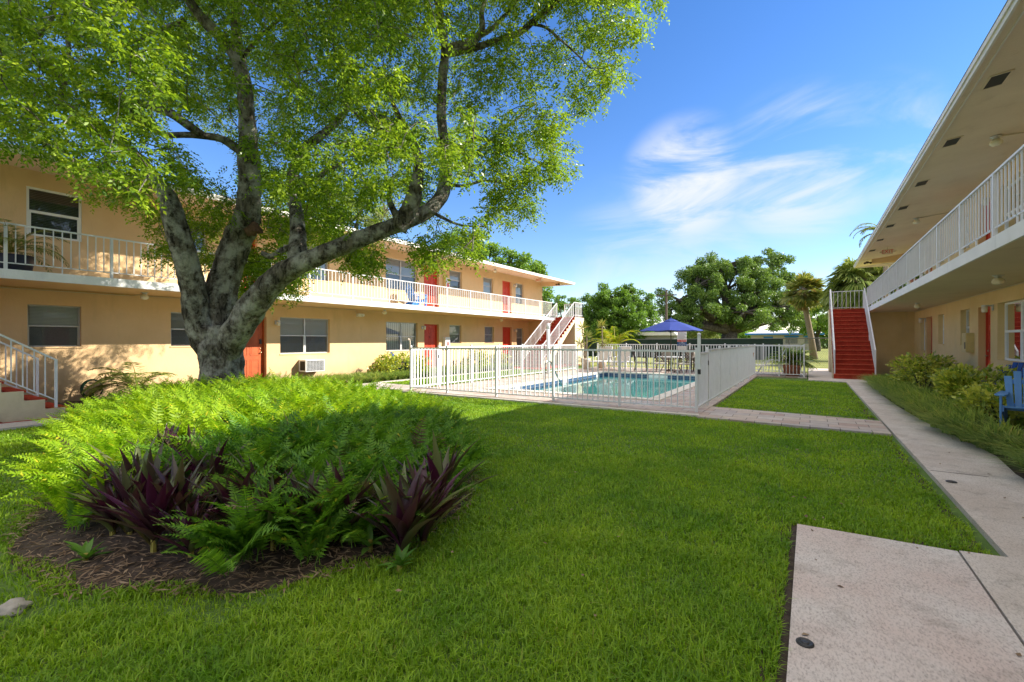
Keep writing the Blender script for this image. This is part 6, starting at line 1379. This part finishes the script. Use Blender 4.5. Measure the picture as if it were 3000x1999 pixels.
tk = np.hypot(x - TREE.x, y - TREE.y) > 0.55; x, y = x[tk], y[tk]; print('ferns', len(x))
lit = x < -4.6; d_ = polydist(x, y, BED)  # split at the shadow line; sun and shade are painted into the fern colours
fern_mass('fern_bed', x[lit], y[lit], 6, 0.54 + 0.20 * np.minimum(1, d_[lit]), rf, 'leaf_fern_lit', 20)
fern_mass('fern_bed_shaded', x[~lit], y[~lit], 6, 0.50 + 0.18 * np.minimum(1, d_[~lit]), rf, 'leaf_fern_shaded', 22)
kb = rf.uniform(0, 1, len(x)) < 0.05
fern_mass('withered_ferns', x[kb], y[kb], 2, 0.6 + 0.1 * rf.uniform(0, 1, int(kb.sum())), rf, 'litter', 18)
def rosette(name, label, x, y, s, n, rng, mat, w=0.17, group=None, up=(0.6, 1.4), cat='plant'):
    z = float(ground_z(np.array([x]), np.array([y]))[0]) - 0.02; t = thing(name, label, cat, (x, y, z), group=group); V = []; F = []; o = 0
    for k in range(n):
        a = rng.uniform(0, 6.283); e = rng.uniform(*up); L_ = s * rng.uniform(0.7, 1.1); h = Vector((math.cos(a), math.sin(a), 0)); sd_ = Vector((-h.y, h.x, 0)); p = Vector((x, y, z + rng.uniform(0, 0.12) * s * 2)); ww = L_ * w; bend = rng.uniform(0.1, 0.7)
        for i in range(6):
            q = i / 5; wd = ww * (0.35 + 0.65 * math.sin(math.pi * min(1, q * 0.9 + 0.12))) * (1 - q ** 5); up_ = Vector((-h.x * math.sin(e), -h.y * math.sin(e), math.cos(e)))
            V += [p - sd_ * wd * 0.5 + up_ * wd * 0.22, p - up_ * wd * 0.05, p + sd_ * wd * 0.5 + up_ * wd * 0.22]; p = p + (h * math.cos(e) + Vector((0, 0, math.sin(e)))) * (L_ / 5); e -= bend / 5
        for i in range(5):
            for j in range(2): F.append((o + i * 3 + j, o + i * 3 + j + 1, o + i * 3 + j + 4, o + i * 3 + j + 3))
        o += 18
    arr_mesh('leaves', np.array([tuple(v) for v in V]), np.array(F), mat, t)
    mb = MB(); mb.tube([(x, y, z - 0.02), (x, y, z + 0.15 * s * 2)], [0.02, 0.015], 6); mb.build('stem', 'leaf_areca_stem', t); return t
# (u, v of the root, size, what sets it apart)
PUR = [(450, 1600, 0.34, 'purple-leaved plant at the front of the bed, standing alone on the bare mulch'), (520, 1560, 0.34, 'purple-leaved plant beside the front one, under the big dark leaves'), (620, 1500, 0.36, 'tall purple and green plant in the middle of the bed front'),
       (400, 1500, 0.36, 'purple plant with broad grey-green blades at the edge of the sunlit ferns'), (480, 1430, 0.34, 'purple rosette catching sunlight where the bright ferns begin'), (760, 1530, 0.34, 'purple plant with one orange blade near the bed front'),
       (330, 1560, 0.28, 'low purple plant at the left end of the purple row'), (700, 1380, 0.34, 'purple plant in the second row amid light green stems'), (870, 1400, 0.34, 'purple plant in the second row below the tall ferns'),
       (900, 1580, 0.34, 'dark purple plant half hidden under front ferns'), (1180, 1590, 0.42, 'large dark long-leaved plant at the right front of the bed'), (1290, 1500, 0.42, 'long dark blades leaning out at the right end of the bed'), (1010, 1560, 0.36, 'dark purple plant between two bright fern fronds'), (1150, 1370, 0.30, 'purple plant near the right rear of the bed'), (800, 1590, 0.30, 'small purple plant behind the front fern'),
       (560, 1440, 0.34, 'purple plant under the edge of the lit ferns, left of centre'), (380, 1560, 0.34, 'purple plant between the low left one and the broad grey-green one'), (560, 1610, 0.26, 'short purple plant at the mulch edge, right of the front one'), (1240, 1560, 0.36, 'dark purple plant squeezed between the two large ones at the right end'), (930, 1330, 0.30, 'purple plant far back in the shaded ferns'),
       (440, 1530, 0.36, 'tallest purple plant in the thick of the left purple row'), (690, 1560, 0.34, 'purple plant right of the left purple row, beside a bright frond'), (300, 1500, 0.30, 'purple plant at the outer left, against the lowest sunlit ferns')]
for u_, v_, s_, lab in PUR:
    c = G(u_, v_, 0.1); rosette('purple_plant', lab, c.x, c.y, s_ * 1.5, 30, rf, 'leaf_purple', 0.13, 'purple-leaved plants along the bed front', (0.75, 1.45))
TI = [(250, 1625, 0.13, 'small light green seedling on bare soil left of the purple plants'), (575, 1600, 0.17, 'broad green seedling behind the mulch at the bed front'), (1085, 1590, 0.17, 'bright green long-leaved seedling near the right front of the bed'), (1170, 1640, 0.12, 'tiny green seedling at the bare right front edge'), (720, 1470, 0.16, 'light green leafy stem in the middle of the bed'), (1000, 1450, 0.16, 'light green leafy stem among the shaded ferns'), (840, 1300, 0.16, 'light green leafy stem in the rear of the shaded ferns')]
for u_, v_, s_, lab in TI:
    c = G(u_, v_, 0.08); rosette('leafy_seedling', lab, c.x, c.y, s_ * 1.25, 12, rf, 'leaf_ti', 0.26, 'light green seedlings in the bed', (0.1, 1.1))
c = G(2990, 1440, 0.03); rosette('rust_plant', 'rust-orange broad leaves beside the walk at the right edge', 2.12, 6.35, 0.38, 9, rf, 'leaf_rust', 0.3, None, (0.3, 1.0))
rosette('rust_plant', 'small magenta-leaved plant below the rust-orange leaves', 2.02, 6.05, 0.2, 8, rf, 'leaf_purple', 0.3, None, (0.3, 1.1))
# dry litter on the bed, brown leaves on the lawn
n = 26000; x = rf.uniform(-7, -2.2, n); y = rf.uniform(0.7, 5, n); d_ = polydist(x, y, BED); k = inside(x, y, BED) & (d_ < 1.1) & (rf.uniform(0, 1, n) < 0.9); x, y = x[k], y[k]; n = len(x)
a = rf.uniform(0, 6.283, n); V, F = leaf_quads(np.stack([x, y, ground_z(x, y) + rf.uniform(-0.03, 0.015, n)], 1), norm(np.stack([np.cos(a), np.sin(a), rf.uniform(-0.1, 0.25, n)], 1)), norm(rf.normal(size=(n, 3)) * 0.3 + np.array([0, 0, 1.0])), rf.uniform(0.02, 0.12, n), rf.uniform(0.003, 0.014, n))
tag(arr_mesh('leaf_litter', V, F, 'litter'), None, None, kind='stuff')

# ---------------------------------------------------------------- lawn blades
def lawn():
    rg = np.random.default_rng(3); Vs = []
    SL = [(-0.125, -4), (3, -4), (3, 4.46), (-0.125, 4.40)]
    def ok(x, y):
        m = (y > 0.2) & (x > -15)
        m &= ~inside(x, y, SL) & ~((x > 1.05 + 0.02 * np.sin(y * 9)) & (y < 22)) & ~((x > -10.05) & (x < -1.8) & (y > 9.58)) & ~((x > -12.8) & (x < -9.9) & (y > 9.9) & (y < 11.15)) & ~((x < -11.25) & (y < 11.2)) & (x > -12.6)
        m &= ~((x > -1.85) & (y > 9.42 - 0.05 * (x + 1.8)) & (y < 11.05 - 0.12 * (x + 1.8))) & ~((y > 20.35)) & ~((x < -10.6) & (x > -11.4) & (y > 8.6) & (y < 10))
        inb = inside(x, y, BED); dd = polydist(x, y, BED); m &= ~(inb & (dd > 0.12 * (1 + 0.8 * np.sin(x * 5) * np.cos(y * 4))))
        nzv = np.sin(x * 3.1 + 1.3 * np.sin(y * 2.3)) + np.sin(y * 4.1 + x * 1.7)
        bare = (~inb) & (x < -2.6) & (y < 1.9) & (dd < 0.34 + 0.16 * nzv); m &= ~(bare & (rg.uniform(0, 1, x.shape) < 0.72))
        return m
    def batch(n, x0, x1, y0, y1, dmin, dmax, h, w):
        x = rg.uniform(x0, x1, n); y = rg.uniform(y0, y1, n); d = np.hypot(x, y); dep = -sn * x + cs * y
        k = (d >= dmin) & (d < dmax) & (dep > 0.5); x, y = x[k], y[k]; k = ok(x, y); x, y = x[k], y[k]
        cl = 0.72 + 0.25 * np.sin(x * 2.3 + np.sin(y * 3.1) * 1.4) * np.sin(y * 2.9 + x) + 0.42 * np.sin(x * 47 + 3 * np.sin(y * 31)) * np.sin(y * 53 + 3 * np.sin(x * 37)); cl = np.maximum(cl, 0.2)
        n = len(x); a = rg.uniform(0, 6.283, n); hx, hy = np.cos(a), np.sin(a); H_ = h * rg.uniform(0.5, 1.2, n) * cl; ln = rg.uniform(0.2, 1.1, n); W = w * rg.uniform(0.7, 1.3, n)
        b = np.stack([x, y, np.zeros(n)], 1); s = np.stack([-hy, hx, np.zeros(n)], 1) * W[:, None] * 0.5; mid = b + np.stack([hx * ln * H_ * 0.3, hy * ln * H_ * 0.3, H_ * 0.6], 1); tip = b + np.stack([hx * ln * H_, hy * ln * H_, H_ * (1 - 0.25 * ln)], 1)
        Vs.append(np.stack([b - s, b + s, mid + s * 0.85, tip, mid - s * 0.85], 1).reshape(-1, 3))
    batch(300000, -5, 2, 0, 3.6, 1.0, 3.6, 0.066, 0.0062)
    batch(420000, -8, 2, 0, 6.5, 3.4, 6.2, 0.058, 0.0085)
    batch(420000, -12.6, 2, 0, 11, 6.0, 11.5, 0.048, 0.013)
    batch(260000, -12.6, 2, 4, 22, 11.3, 26, 0.045, 0.022)
    V = np.concatenate(Vs); n = len(V) // 5; I = np.arange(n) * 5
    F = np.concatenate([np.stack([I, I + 1, I + 2, I + 4], 1), np.stack([I + 4, I + 2, I + 3, I + 3], 1)])
    # quads then tips as triangles written as a separate index set
    me = bpy.data.meshes.new('lawn_grass'); o = bpy.data.objects.new('lawn_grass', me); COL.objects.link(o)
    q = np.stack([I, I + 1, I + 2, I + 4], 1).ravel(); t_ = np.stack([I + 4, I + 2, I + 3], 1).ravel(); li = np.concatenate([q, t_]).astype(np.int32)
    me.vertices.add(len(V)); me.vertices.foreach_set('co', V.astype(np.float32).ravel()); me.loops.add(len(li)); me.loops.foreach_set('vertex_index', li)
    me.polygons.add(2 * n); me.polygons.foreach_set('loop_start', np.concatenate([np.arange(n) * 4, 4 * n + np.arange(n) * 3]).astype(np.int32)); me.update(calc_edges=True); me.materials.append(M['grass'])
    tag(o, None, None, kind='stuff'); print('blades', n)
lawn()
n = 95; x = rf.uniform(-4.5, 1.8, n); y = rf.uniform(1.2, 8.5, n); n = len(x); a = rf.uniform(0, 6.283, n)
V, F = leaf_quads(np.stack([x, y, np.full(n, 0.055)], 1), norm(np.stack([np.cos(a), np.sin(a), rf.uniform(-0.1, 0.2, n)], 1)), norm(rf.normal(size=(n, 3)) * 0.4 + np.array([0, 0, 1.0])), rf.uniform(0.02, 0.05, n), rf.uniform(0.012, 0.025, n))
tag(arr_mesh('fallen_leaves', V, F, 'litter'), None, None, kind='stuff')
